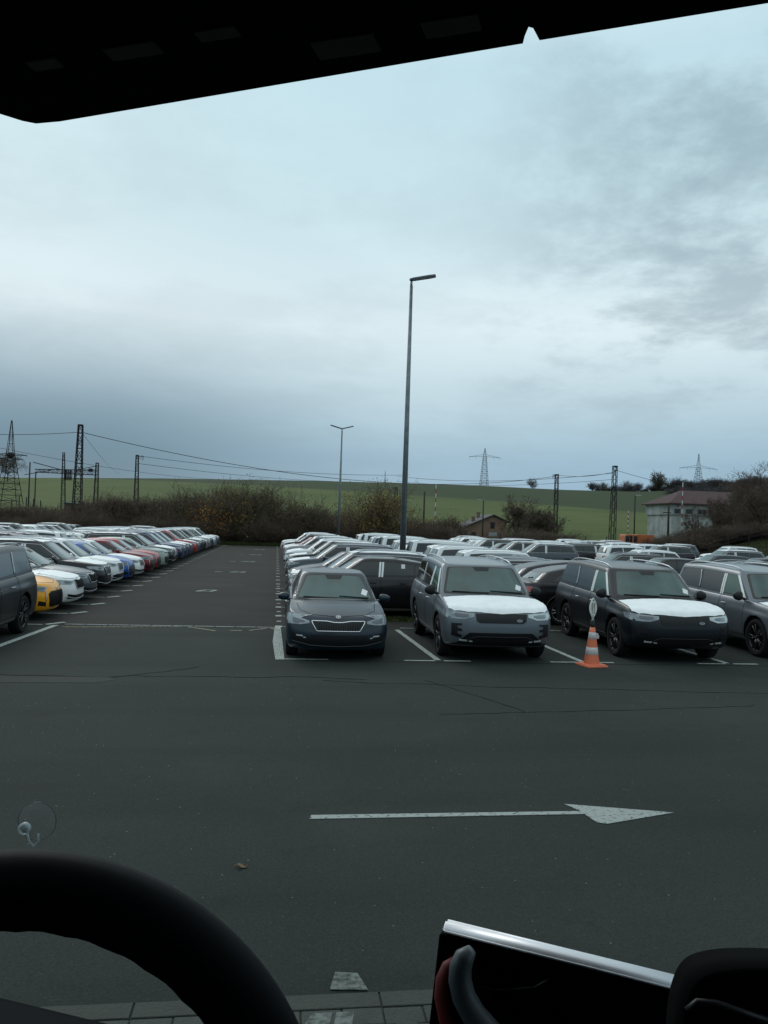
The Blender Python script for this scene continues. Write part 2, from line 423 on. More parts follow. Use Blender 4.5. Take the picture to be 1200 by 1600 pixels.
def build_car(s):
    c = Car(); c.s = s; c.parts = []      # parts: (name, mesh, level, paint?, children, label)
    rows, cc = body_rows(s); body = subsurf(loft(rows, cc))
    rows, cc = cabin_rows(s); cabin = subsurf(loft(rows, cc))
    bm = bmesh.new(); bm.from_mesh(body); bm.from_mesh(cabin); c.bvh = BVHTree.FromBMesh(bm); bm.free()
    cut = boolean_wells(body, s)
    bm = bmesh.new(); bm.from_mesh(cut)
    for f in bm.faces:
        m_ = f.calc_center_median(); f.smooth = True; f.material_index = 0
        for xw in s['wx']:
            if math.hypot(m_.x-xw, m_.z-s['rw']-.01) < s['rw']+.062 and abs(m_.y) < s['W']-.005:
                n_ = f.normal
                radial = abs(n_.x*(m_.x-xw)+n_.z*(m_.z-s['rw']-.01)) > .6*math.hypot(m_.x-xw, m_.z-s['rw']-.01) and abs(n_.y) < .3
                if radial or abs(m_.y) < s['W']-.3: f.material_index = 1; f.smooth = False
        if m_.z < s['zb']+.012: f.material_index = 1
    k0 = len(bm.faces); bm.from_mesh(cabin); bm.faces.ensure_lookup_table()
    for i in range(k0, len(bm.faces)): bm.faces[i].smooth = True; bm.faces[i].material_index = 0
    me = bpy.data.meshes.new('body'); bm.to_mesh(me); bm.free(); me.materials.append(P['white']); me.materials.append(M_WELL)
    c.body = me
    zs = lambda x: interp(s['zs'], x); zr = lambda x: interp(s['zr'], x)
    add = lambda name, bm_, m_, lv=2, sm=True, lab=None, kids=None: c.parts.append((name, mesh_of(bm_, name, m_, sm), lv, lab, kids or []))
    # --- windscreen
    zb_, zt_ = s['cz_cowl'], zr(s['wst'])-.03
    wb, wt = s['cw0']-.105, s['cw1']-.075
    top = [(wt*u, zt_-.018*u*u) for u in (1, .8, .6, .3, 0, -.3, -.6, -.8, -1)]
    sur = [(-wb, zb_), (-wb*.5, zb_+.01), (0, zb_+.015), (wb*.5, zb_+.01), (wb, zb_)] + top
    gl = [(u*.94, v-.016 if v > (zb_+zt_)/2 else v+.028) for u, v in sur]
    add('windscreen_surround', patch(c, 'F', rnd(sur, .05), .004, .035), M_SURR, 1)
    add('windscreen', patch(c, 'F', rnd(gl, .05), .008, .035), M_WIND, 2)
    bm = bmesh.new()                                                    # sensor housing and wipers
    patch(c, 'F', [(-.17, zt_-.015), (-.13, zt_-.085), (.13, zt_-.085), (.17, zt_-.015)], .011, bm=bm)
    tb = zb_+.035
    add('sensor_housing', bm, M_TRIM, 0)
    for wp in ([(wb*.86, tb), (.08, tb+.03)], [(.05, tb-.005), (-wb*.80, tb+.008)]): add('wiper', line(c, 'F', wp, .008, .018, False), M_TRIM, 0)
    if s.get('doc'):
        add('windscreen_sticker', patch(c, 'F', [(s['doc']*(wb-.24), zb_+.10), (s['doc']*(wb-.14), zb_+.07), (s['doc']*(wb-.10), zb_+.15), (s['doc']*(wb-.20), zb_+.19)], .012), M_PAPER, 0)
    # --- side windows
    lo = lambda x: zs(x)+s.get('blo', .035); hi = lambda x: zr(x)-s.get('bhi', .085)
    A0, A1, D1, D0 = s['dlo']; A0 -= .05; A1 -= .05
    def band(xa0, xa1, xb1, xb0, dl=0, dh=0):
        t_ = [(lerp(xa1, xb1, i/8), hi(lerp(xa1, xb1, i/8))-dh) for i in range(9)]
        b_ = [(lerp(xb0, xa0, i/8), lo(lerp(xb0, xa0, i/8))+dl) for i in range(9)]
        return t_+b_
    full = band(A0, A1, D1, D0)
    B, Cp = s['pill']; sl = .035
    for ax in 'LR':
        add('window_surround', patch(c, ax, full, .004), M_SURR, 1)
        fr = band(A0-.06, A1-.02, B+.035-sl, B+.035+sl*0, .018, .014)
        rr_ = band(B-.035, B-.035-sl, Cp+.02-sl, Cp+.02, .018, .014)
        add('front_window', patch(c, ax, fr, .007), M_GREEN if s.get('green') else M_SIDE, 2)
        add('rear_window', patch(c, ax, rr_, .007), M_SIDE, 2)
        if s.get('quarter', 1): add('quarter_window', patch(c, ax, band(Cp-.03, Cp-.03-sl, D1+.03, D0+.05, .018, .014), .007), M_SIDE, 2)
        if s.get('chrome'): add('window_trim', line(c, ax, full, .011, .006), M_SATIN, 2)
        if s.get('strips'):
            bm = bmesh.new()
            for q in (-.062, .012):
                patch(c, ax, [(B+q+.05-sl, hi(B)-.01), (B+q-sl, hi(B)-.01), (B+q+.0, lo(B)-.03), (B+q+.05, lo(B)-.03)], .012, bm=bm)
            add('pillar_film', bm, M_FILM, 2)
        if s.get('afilm'):
            bm = bmesh.new(); x0, x1 = A0-.04, A1-.01
            patch(c, ax, [(x1+.0, hi(x1)+.01), (x1-.06, hi(x1)+.0), (x0-.10, lo(x0)-.01), (x0-.01, lo(x0)-.02)], .013, bm=bm)
            add('pillar_film', bm, M_FILM, 1)
            bm = line(c, ax, [(Cp-.02, lo(Cp)+.02), (Cp-.05, (lo(Cp)+hi(Cp))/2), (Cp-.13, hi(Cp)-.02)], .012, .012, False)
            add('pillar_trim', bm, M_SATIN, 0)
    # --- rear window, tail lights, tailgate details
    zt2 = zr(s['rwt'])-.05; zb2 = zs(s['rwb'])+s.get('rwlo', .06)
    add('rear_screen', patch(c, 'B', rnd([(-s['cw0']+.16, zb2), (s['cw0']-.16, zb2), (s['cw1']-.09, zt2), (-s['cw1']+.09, zt2)], .05), .007), M_REARW, 2)
    for k in (1, -1):
        pl = [(k*u, v) for u, v in s['tail']]
        add('tail_light', patch(c, 'B', pl if k == 1 else pl[::-1], .012), M_TAIL, 2)
    bm = line(c, 'B', [(-.02, zb2+.02), (-.30, zb2+.05)], .010, .02, False); add('rear_wiper', bm, M_TRIM, 0)
    add('rear_bumper_trim', patch(c, 'B', [(-s['W']*.78, s['zb']+.02), (s['W']*.78, s['zb']+.02), (s['W']*.84, s['zb']+.17), (-s['W']*.84, s['zb']+.17)], .012), M_TRIM, 1)
    # --- panel gaps, handles, cladding
    bm = bmesh.new(); zl = s['zb']+.14
    for ax in 'LR':
        for xs_ in (A0-.02, B, s['wx'][1]+.36):
            x2 = xs_-(.05 if xs_ < 0 and xs_ != B else 0)
            line(c, ax, [(xs_, lo(xs_)), (x2, zl)], .0045, .0, False, bm, 4)
        line(c, ax, [(A0, zl), (s['wx'][1]+.40, zl)], .0045, .0, False, bm, 4)
    hx = s['xf']-.16
    line(c, 'T', [(s['wsb']+.02, s['W']*.80), (lerp(s['wsb'], hx, .6), s['W']*.74), (hx-.08, s['W']*.52), (hx+.02, 0), (hx-.08, -s['W']*.52), (lerp(s['wsb'], hx, .6), -s['W']*.74), (s['wsb']+.02, -s['W']*.80)], .005, .0, False, bm, 4)
    add('panel_gap', bm, M_WELL, 0)
    hz = (zs(0)*.86)
    for ax in 'LR':
        for xh in (B+.13, Cp+.22):
            pts = [proj_pt(c, ax, xh+q, hz, o_)[0] for q, o_ in ((0, .002), (.03, .035), (.14, .035), (.17, .002))]
            b_ = bmesh.new(); tube(b_, pts, .013, 6); add('door_handle', b_, M_TRIM if s.get('clad') else M_SATIN, 0)
    for ax in 'LR':
        bm = bmesh.new()
        patch(c, ax, [(s['wx'][0]-s['rw']-.06, s['zb']+.01), (s['wx'][1]+s['rw']+.06, s['zb']+.01), (s['wx'][1]+s['rw']+.06, s['zb']+.12), (s['wx'][0]-s['rw']-.06, s['zb']+.12)], .01, .12, bm)
        if s.get('clad'):
            for xw in s['wx']:
                arc = [(xw+(s['rw']+.075)*math.cos(a), s['rw']+.01+(s['rw']+.075)*math.sin(a)) for a in [R(q) for q in range(-18, 200, 8)] if s['rw']+(s['rw']+.07)*math.sin(a) > s['zb']+.03]
                line(c, ax, arc, .024, .0, False, bm, 6)
        add('sill_cladding', bm, M_TRIM, 1)
    # --- roof rails
    if s.get('rails'):
        for sg in (1, -1):
            yy = sg*(s['cw1']-.075); xa, xb = s['wst']-.15, s['rwt']+.25; pts = []
            for i in range(13):
                t = i/12; x = lerp(xa, xb, t); h_ = .055*min(1, min(t, 1-t)*9); p, _ = proj_pt(c, 'T', x, yy, 0); pts.append(p+Vector((0, 0, h_)))
            bm = bmesh.new(); tube(bm, pts, .016, 6); add('roof_rail', bm, s['rails'], 2)
    # --- front: headlights, grille, intakes
    for k in (1, -1):
        pl = [(k*u, v) for u, v in s['lamp']]; pl = pl if k == 1 else pl[::-1]
        cu_, cv_ = sum(p[0] for p in pl)/len(pl), sum(p[1] for p in pl)/len(pl)
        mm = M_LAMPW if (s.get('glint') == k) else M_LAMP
        inner = [(cu_+(u-cu_)*.55-.06*k*0, cv_+(v-cv_)*.5) for u, v in pl]
        zo = sorted(p[1] for p in s['lamp'] if abs(p[0]) > max(abs(q[0]) for q in s['lamp'])-.05); z0_, z1_ = zo[0], zo[-1]; xq = s['xf']-s.get('lx', .20)
        side = rnd([(xq, z0_+.005), (xq, z1_), (xq-.16, z1_+.015), (xq-.36, z1_+.005), (xq-.24, lerp(z0_, z1_, .35))], .03)
        kid = [('bezel', mesh_of(patch(c, 'F', inner, .016, .04), 'bezel', M_LAMPD if mm is M_LAMP else M_LAMP, True))]
        hb = patch(c, 'F', pl, .010, .04, bmesh.new()); patch(c, 'L' if k > 0 else 'R', side, .0095, .05, hb)
        add('headlight', hb, mm, 2, kids=kid)
    g = s['grille']; kids = []
    if s.get('bars'):
        bm = bmesh.new(); u0, u1 = min(p[0] for p in g), max(p[0] for p in g)
        from bisect import bisect
        def zlim(u):
            zs_ = []
            for i in range(len(g)):
                a, b = g[i], g[(i+1) % len(g)]
                if (a[0]-u)*(b[0]-u) <= 0 and abs(a[0]-b[0]) > 1e-6: zs_.append(lerp(a[1], b[1], (u-a[0])/(b[0]-a[0])))
            return (min(zs_), max(zs_)) if zs_ else (0, 0)
        n_ = 22
        for i in range(1, n_):
            u = lerp(u0, u1, i/n_); a, b = zlim(u)
            if b-a > .05: line(c, 'F', [(u, a+.01), (u, b-.01)], .006, .022, False, bm, 4)
        kids.append(('grille_bars', mesh_of(bm, 'grille_bars', M_TRIM, True)))
    if s.get('gchrome'): kids.append(('grille_frame', mesh_of(line(c, 'F', g, s['gchrome'], .014), 'grille_frame', M_CHROME, True)))
    add('grille', patch(c, 'F', g, .012, .04), M_GRILLE, 2, kids=kids)
    bm = bmesh.new()
    for pl in s['intake']: patch(c, 'F', pl, .010, .05, bm)
    add('lower_intake', bm, M_GRILLE, 1)
    for pl in s.get('fog', []):
        for k in (1, -1):
            q = [(k*u, v) for u, v in pl]; add('fog_lamp', patch(c, 'F', q if k == 1 else q[::-1], .018, .03), M_FOG, 0)
    for ln, r_ in s.get('accent', []):
        add('bumper_trim', line(c, 'F', ln, r_, .014, False), M_SATIN if r_ > .007 else M_RIMD, 1)
    if s.get('splitter'):
        W_ = s['W']*.86; z_ = s['zb']+.10
        add('bumper_lip', line(c, 'F', [(-W_, z_+.06), (-W_*.6, z_), (0, z_-.015), (W_*.6, z_), (W_, z_+.06)], .010, .012, False), M_RIMD if s['splitter'] == 1 else M_SATIN, 1)
    # --- film patches
    xh1 = s['xf']-s.get('hoodend', .14); xh0 = s['wsb']+.05; W_ = s['W']
    hw = s.get('hw', .80); hp = [(xh0, W_*hw*.97), (lerp(xh0, xh1, .4), W_*hw), (lerp(xh0, xh1, .75), W_*hw*.99), (xh1-.13, W_*hw*.90), (xh1-.05, W_*hw*.66), (xh1-.015, W_*.30), (xh1, 0)]
    hp = hp + [(u, -v) for u, v in hp[-2::-1]]
    c.hood = mesh_of(patch(c, 'T', hp, .012, .04, wr=.004), 'bonnet_film', M_FILM, True)
    xr1, xr0 = s['wst']-.05, s['rwt']+.10; yr = s['cw1']-.02
    c.roof = mesh_of(patch(c, 'T', rnd([(xr1, yr*.86), (xr1+.04, 0), (xr1, -yr*.86), (lerp(xr0, xr1, .8), -yr), (xr0, -yr), (xr0, yr), (lerp(xr0, xr1, .8), yr)], .04), .010, .08, wr=.004), 'roof_film', M_FILM, True)
    for nm in ('emblem',):
        if s.get('emblem'):
            u, v, r_ = s['emblem']; p, n_ = proj_pt(c, 'F', u, v, .010)
            bm = bmesh.new(); t = n_.orthogonal().normalized(); yv = Vector((0, 1, 0)); zv = n_.cross(yv).normalized() if abs(n_.dot(yv)) < .9 else Vector((0, 0, 1))
            zv = zv if zv.z > 0 else -zv
            ring = [p+(yv*math.cos(a)+zv*math.sin(a))*r_ for a in [2*math.pi*k/20 for k in range(21)]]
            tube(bm, ring, r_*.13, 6)
            if s.get('arrow'):               # feathered arrow mark inside the ring
                def q(a, b, o_=.004): return p+yv*(a*r_)+zv*(b*r_)+n_*o_
                for fe in ([(-.55, -.35), (.50, .30), (.62, .12), (-.35, -.55)], [(-.5, .0), (.30, .55), (.45, .42), (-.3, -.12)], [(.15, -.2), (.7, -.1), (.35, -.55)]):
                    f_ = bm.faces.new([bm.verts.new(q(a, b)) for a, b in fe])
                    ex = bmesh.ops.extrude_face_region(bm, geom=[f_]); 
                    for g_ in ex['geom']:
                        if isinstance(g_, bmesh.types.BMVert): g_.co += n_*.004
            else:
                tube(bm, [p-zv*r_*.9, p+zv*r_*.9], r_*.12, 5)
            add('emblem', bm, M_CHROME, 0)
    if s.get('badge'):
        u, v = s['badge']; p, n_ = proj_pt(c, 'F', u, v, .016); bm = bmesh.new()
        ring = [(p+Vector((0, math.cos(a)*.055, math.sin(a)*.027))) for a in [2*math.pi*k/20 for k in range(20)]]
        a_ = [bm.verts.new(x) for x in ring]; b_ = [bm.verts.new(x+Vector((.008, 0, 0))) for x in ring]; bm.faces.new(b_); bm.faces.new(a_[::-1])
        for k in range(20): bm.faces.new((a_[k], a_[(k+1) % 20], b_[(k+1) % 20], b_[k]))
        tp = text_mesh('LAND\nROVER', .020)
        k0 = len(bm.faces); tmp = bmesh.new(); tmp.from_mesh(tp)
        for v_ in tmp.verts: v_.co = Vector((p.x+.010, p.y+v_.co.x, p.z+.006+v_.co.y))
        tm = bpy.data.meshes.new('t'); tmp.to_mesh(tm); tmp.free(); bm.from_mesh(tm); bm.faces.ensure_lookup_table()
        for i in range(k0, len(bm.faces)): bm.faces[i].material_index = 1
        me_ = bpy.data.meshes.new('badge'); bm.to_mesh(me_); bm.free(); me_.materials.append(M_SATIN); me_.materials.append(mat('badge_green', (.01, .08, .04), .4))
        c.parts.append(('badge', me_, 0, None, []))
    c.mirr = {k: mirror_mesh(k, s, M_TRIM if s.get('blackmirror') else P['white']) for k in (1, -1)}
    c.wheel = wheel_meshes(s['rw'], .22, s.get('rim', M_RIM), s.get('sp', 5))
    # decals on the side glass
    if s.get('sidepaper'):
        xx, hh = s['sidepaper']; bm = bmesh.new()
        for ax in 'LR': patch(c, ax, [(xx, hh), (xx+.10, hh), (xx+.10, hh+.11), (xx, hh+.11)], .014, .05, bm)
        add('window_sticker', bm, M_PAPER, 1)
    return c

def text_mesh(txt, size, vertical=False):
    cu_ = bpy.data.curves.new('t', 'FONT'); cu_.body = txt; cu_.size = size; cu_.align_x = 'CENTER'; cu_.align_y = 'CENTER'; cu_.resolution_u = 2
    o = bpy.data.objects.new('t', cu_); COL.objects.link(o); dg = bpy.context.evaluated_depsgraph_get(); dg.update()
    me = bpy.data.meshes.new_from_object(o.evaluated_get(dg)); bpy.data.objects.remove(o); return me

def slot(o, i, m):
    o.material_slots[i].link = 'OBJECT'; o.material_slots[i].material = m

def put_car(c, name, x, y, rz, color, label, group, cat='car', lod=0, hood=True, roof=False, scale=1.0, skip=()):
    e = empty(name, (x, y, 0), rz); e.scale = (scale,)*3; tagit(e, label, cat, group)
    pm = P[color]
    b = link('body', c.body, e); slot(b, 0, pm)
    for nm, me, lv, lab, kids in c.parts:
        if lv < lod or nm in skip: continue
        o = link(nm, me, e)
        if lod == 0:
            for kn, km in kids: link(kn, km, o)
        elif lod == 1:
            for kn, km in kids:
                if kn in ('grille_frame', 'bezel'): link(kn, km, o)
    if hood: link('bonnet_film', c.hood, e)
    if roof: link('roof_film', c.roof, e)
    if lod <= 1:
        for k in (1, -1):
            o = link('door_mirror', c.mirr[k], e)
            if not c.s.get('blackmirror'): slot(o, 0, pm)
    s = c.s
    for xw in s['wx']:
        for sg in (1, -1):
            p = (xw, sg*(s['W']-.115), s['rw'])
            if lod == 0:
                h = link('wheel', c.wheel['hub'], e, p, 0 if sg > 0 else math.pi); link('tyre', c.wheel['tyre'], h); link('rim', c.wheel['rim'], h)
            else: link('wheel', c.wheel['all'], e, p, 0 if sg > 0 else math.pi)
    return e

FP = [(0, .10), (.1, .04), (.3, .0), (.55, .0), (.8, .035), (.92, .07), (1, .13)]
RP = [(0, .10), (.15, .02), (.4, 0), (.7, .02), (1, .08)]
def wing(w_, zt, zb, dip=.02, wb=None):
    wb = wb or w_*.72
    return [(-w_, zt), (-w_*.45, zt-.002), (-w_*.15, zt-dip), (w_*.15, zt-dip), (w_*.45, zt-.002), (w_, zt), (w_*.98, zt-.035), (wb, zb), (-wb, zb), (-w_*.98, zt-.035)]
spec_hatch = dict(xf=2.18, xr=-2.18, W=.90, zb=.19, rw=.325, wx=(1.32, -1.33), Df=.46, nf=2.5, Dr=.35, fp=FP, rp=RP, crown=.055,
    zs=[(2.18, .73), (2.0, .775), (1.6, .86), (1.1, .93), (.7, .955), (-.5, .98), (-1.6, 1.0), (-2.2, .99)],
    zr=[(.6, 1.41), (.2, 1.435), (-.4, 1.455), (-1.1, 1.43), (-1.9, 1.36)], cz0=.80, cz_cowl=.965, wsb=1.22, wst=.25, rwb=-2.14, rwt=-1.72, cw0=.845, cw1=.615,
    dlo=(.92, .22, -1.45, -1.72), pill=(-.22, -1.12), quarter=1, mir=(.72, 1.0), doc=1,
    lamp=[(.50, .66), (.66, .635), (.86, .635), (.865, .79), (.74, .765), (.50, .70)], grille=wing(.46, .70, .535, .022, .37), gchrome=.013, bars=1,
    intake=[[(-.80, .50), (-.52, .43), (-.45, .47), (.45, .47), (.52, .43), (.80, .50), (.80, .38), (.50, .28), (-.50, .28), (-.80, .38)]],
    fog=[[(.60, .435), (.72, .445), (.72, .465), (.62, .46)], [(.55, .41), (.60, .415), (.60, .43), (.56, .43)]], splitter=1, emblem=(0, .765, .042), arrow=1,
    tail=[(.50, .86), (.80, .88), (.86, .95), (.80, .80), (.50, .76)][::-1], rim=M_RIM)
spec_disco = dict(hw=.92, xf=2.48, xr=-2.48, W=1.02, zb=.27, rw=.39, wx=(1.52, -1.40), Df=.44, nf=3.1, Dr=.26, fp=[(0, .16), (.12, .06), (.35, .0), (.6, .0), (.82, .02), (.93, .06), (1, .13)], rp=RP, crown=.05,
    zs=[(2.48, .955), (2.3, .995), (1.9, 1.055), (1.3, 1.11), (.9, 1.13), (-.5, 1.16), (-2.0, 1.20), (-2.5, 1.19)],
    zr=[(1.0, 1.665), (.4, 1.715), (-.4, 1.755), (-1.2, 1.775), (-2.4, 1.745)], cz0=1.0, cz_cowl=1.15, wsb=1.42, wst=.62, rwb=-2.44, rwt=-2.24, cw0=.955, cw1=.76,
    dlo=(1.10, .58, -2.02, -2.12), pill=(.02, -.98), quarter=1, blo=.045, bhi=.10, mir=(.95, 1.20), mh=.10, doc=1, green=1, strips=1, afilm=1, blackmirror=1, rails=M_SATIN, clad=0,
    lamp=[(.50, .845), (.66, .795), (.90, .80), (.945, .86), (.93, .925), (.72, .915), (.50, .90)], grille=[(-.48, .90), (.48, .90), (.46, .77), (.40, .735), (-.40, .735), (-.46, .77)], bars=0,
    intake=[[(-.58, .56), (.58, .56), (.66, .50), (.80, .36), (.88, .34), (.86, .28), (-.86, .28), (-.88, .34), (-.80, .36), (-.66, .50)],
            [(.72, .72), (.90, .72), (.90, .50), (.72, .46), (.72, .51), (.80, .54), (.80, .58), (.72, .58), (.72, .62), (.80, .64), (.80, .68), (.72, .69)],
            [(-.72, .72), (-.72, .69), (-.80, .68), (-.80, .64), (-.72, .62), (-.72, .58), (-.80, .58), (-.80, .54), (-.72, .51), (-.72, .46), (-.90, .50), (-.90, .72)]],
    fog=[[(.62, .40), (.76, .405), (.76, .43), (.62, .425)], [(.52, .39), (.59, .395), (.59, .415), (.53, .41)]],
    accent=[([(-.64, .38), (-.56, .46), (-.46, .49), (.46, .49), (.56, .46), (.64, .38)], .006)], badge=(.33, .79), glint=1, hoodend=.05,
    tail=[(.62, 1.0), (.90, 1.0), (.92, 1.14), (.62, 1.10)], rim=M_RIMD)
spec_suv = dict(xf=2.33, xr=-2.33, W=.935, zb=.24, rw=.355, wx=(1.40, -1.38), Df=.46, nf=2.6, Dr=.32, fp=FP, rp=RP, crown=.05,
    zs=[(2.33, .86), (2.1, .93), (1.7, .98), (1.2, 1.03), (.8, 1.05), (-.5, 1.07), (-1.9, 1.09), (-2.3, 1.08)],
    zr=[(.7, 1.57), (.2, 1.60), (-.4, 1.625), (-1.3, 1.61), (-2.1, 1.55)], cz0=.92, cz_cowl=1.05, wsb=1.33, wst=.45, rwb=-2.28, rwt=-2.0, cw0=.875, cw1=.66,
    dlo=(1.02, .42, -1.78, -1.98), pill=(-.08, -.98), quarter=1, mir=(.82, 1.09), mh=.085, doc=1, strips=1, rails=M_SATIN, clad=1, chrome=1,
    lamp=[(.50, .80), (.62, .745), (.86, .77), (.89, .87), (.72, .855), (.50, .84)], grille=wing(.45, .85, .60, .02, .38), gchrome=.014, bars=1,
    intake=[[(-.62, .50), (.62, .50), (.80, .46), (.76, .33), (-.76, .33), (-.80, .46)]], fog=[[(.66, .55), (.80, .56), (.80, .60), (.66, .59)]], splitter=2, emblem=(0, .885, .04), arrow=1,
    tail=[(.46, .86), (.84, .84), (.90, .93), (.84, 1.0), (.46, .95)], rim=M_RIM)
spec_wagon = dict(xf=2.40, xr=-2.42, W=.925, zb=.19, rw=.335, wx=(1.46, -1.38), Df=.48, nf=2.5, Dr=.35, fp=FP, rp=RP, crown=.05,
    zs=[(2.4, .74), (2.2, .80), (1.8, .87), (1.3, .93), (.9, .955), (-.5, .985), (-1.8, 1.02), (-2.4, 1.01)],
    zr=[(.8, 1.42), (.3, 1.45), (-.4, 1.47), (-1.3, 1.45), (-2.2, 1.38)], cz0=.80, cz_cowl=.965, wsb=1.42, wst=.42, rwb=-2.38, rwt=-1.95, cw0=.865, cw1=.635,
    dlo=(1.12, .40, -1.78, -2.10), pill=(-.10, -1.05), quarter=1, mir=(.88, 1.0), doc=1, strips=1, rails=M_SATIN, chrome=1,
    lamp=[(.48, .69), (.64, .655), (.88, .67), (.885, .765), (.70, .76), (.48, .745)], grille=wing(.44, .755, .53, .022, .37), gchrome=.012, bars=1,
    intake=[[(-.78, .42), (-.5, .38), (.5, .38), (.78, .42), (.74, .29), (-.74, .29)]], fog=[], splitter=2, emblem=(0, .79, .04), arrow=1,
    tail=[(.46, .80), (.84, .80), (.89, .92), (.46, .90)], rim=M_RIM)
spec_mini = dict(xf=2.03, xr=-2.02, W=.872, zb=.20, rw=.325, wx=(1.20, -1.34), Df=.48, nf=2.4, Dr=.35, fp=FP, rp=RP, crown=.06,
    zs=[(2.03, .78), (1.85, .83), (1.5, .90), (1.1, .95), (.7, .98), (-.5, .99), (-1.5, 1.02), (-2.0, 1.0)],
    zr=[(.5, 1.40), (.1, 1.425), (-.4, 1.44), (-1.1, 1.42), (-1.8, 1.34)], cz0=.82, cz_cowl=.985, wsb=1.13, wst=.18, rwb=-1.98, rwt=-1.60, cw0=.82, cw1=.605,
    dlo=(.84, .16, -1.30, -1.52), pill=(-.25, -1.02), quarter=1, mir=(.66, 1.02), doc=1,
    lamp=[(.52, .735), (.66, .66), (.84, .70), (.86, .79), (.70, .785), (.52, .765)], grille=[(-.40, .66), (.40, .66), (.52, .60), (.50, .36), (.42, .30), (-.42, .30), (-.50, .36), (-.52, .60)], gchrome=0, bars=1,
    intake=[[(.62, .42), (.78, .46), (.78, .36), (.60, .33)], [(-.62, .42), (-.60, .33), (-.78, .36), (-.78, .46)]], fog=[], accent=[([(.60, .68), (.63, .55), (.61, .44)], .010), ([(-.60, .68), (-.63, .55), (-.61, .44)], .010)],
    emblem=(0, .70, .04), tail=[(.40, .86), (.82, .86), (.86, .95), (.40, .94)], rim=M_RIM)
spec_bubble = dict(spec_mini, lamp=[(.50, .86), (.80, .835), (.83, .865), (.52, .885)], grille=[(-.50, .82), (.50, .82), (.46, .78), (-.46, .78)], bars=0,
    intake=[[(-.62, .62), (.62, .62), (.58, .40), (.44, .30), (-.44, .30), (-.58, .40)]], fog=[[(.58, .73), (.72, .74), (.74, .64), (.60, .63)]], clad=1, accent=[([(-.55, .835), (0, .81), (.55, .835)], .012)],
    zs=[(2.03, .86), (1.85, .90), (1.5, .94), (1.1, .98), (.7, 1.0), (-.5, 1.01), (-1.5, 1.03), (-2.0, 1.0)])
spec_coupe = dict(spec_suv, zr=[(.6, 1.52), (.1, 1.555), (-.5, 1.55), (-1.2, 1.47), (-2.1, 1.28)], rwt=-1.75, dlo=(1.02, .38, -1.25, -1.62), pill=(-.12, -1.02), rails=None, chrome=0, sidepaper=(-.78, 1.30), clad=1)
CARS = {k: build_car(v) for k, v in dict(hatch=spec_hatch, disco=spec_disco, suv=spec_suv, wagon=spec_wagon, mini=spec_mini, bubble=spec_bubble, coupe=spec_coupe).items()}
KIND = dict(hatch=('hatchback', 'hatchback'), disco=('large_suv', 'SUV'), suv=('suv', 'SUV'), wagon=('estate_car', 'estate car'), mini=('small_hatchback', 'hatchback'), bubble=('small_crossover', 'crossover'), coupe=('coupe_suv', 'SUV'))
CNAME = dict(frontgrey='grey', slate='slate blue', graphite='graphite grey', charcoal='charcoal', black='black', white='white', silver='silver', greysilver='mid grey', orange='amber yellow', blue='bright blue', navy='navy blue', red='red', wine='dark red', sage='pale sage green', bluegrey='blue grey')

# ------------------------------------------------------------------ terrain and road
CREST = [(-400, 14), (-140, 20.3), (-60, 23.2), (22, 25.2), (110, 26.2), (154, 25.6), (203, 26.3), (281, 31.5), (420, 36)]
def smooth(t): t = max(0, min(1, t)); return t*t*(3-2*t)
def terr(X, Y):
    c = interp(CREST, X)
    s = (Y-132)/(430-132)
    if s <= 0: z = 0
    elif s < 1: z = c*(s*.80+.20*smooth(s))*smooth(min(1, s*6))
    else: z = c*(1-.25*smooth((s-1)/1.2))-max(0, s-2.2)*6
    # grass bank at the right edge of the lot
    bx = .82*smooth((X-39.0-(Y-60)*.26)/13.0)*smooth((Y-58)/14.0)*smooth((128-Y)/26)
    if X > 20: z = max(z, 3.0*bx)
    return z
xs = sorted(set([round(v, 2) for v in list(np.arange(-60, 80, 2.0)) + list(np.arange(-1400, -60, 20)) + list(np.arange(80, 1400, 20))]))
ys = sorted(set([round(v, 2) for v in list(np.arange(-60, 36, 8)) + list(np.arange(36, 130, 2.0)) + list(np.arange(130, 480, 7)) + list(np.arange(480, 1800, 40))]))
V = [(x, y, terr(x, y)-.02) for y in ys for x in xs]; nx = len(xs)
Q = [(j*nx+i, j*nx+i+1, (j+1)*nx+i+1, (j+1)*nx+i) for j in range(len(ys)-1) for i in range(nx-1)]
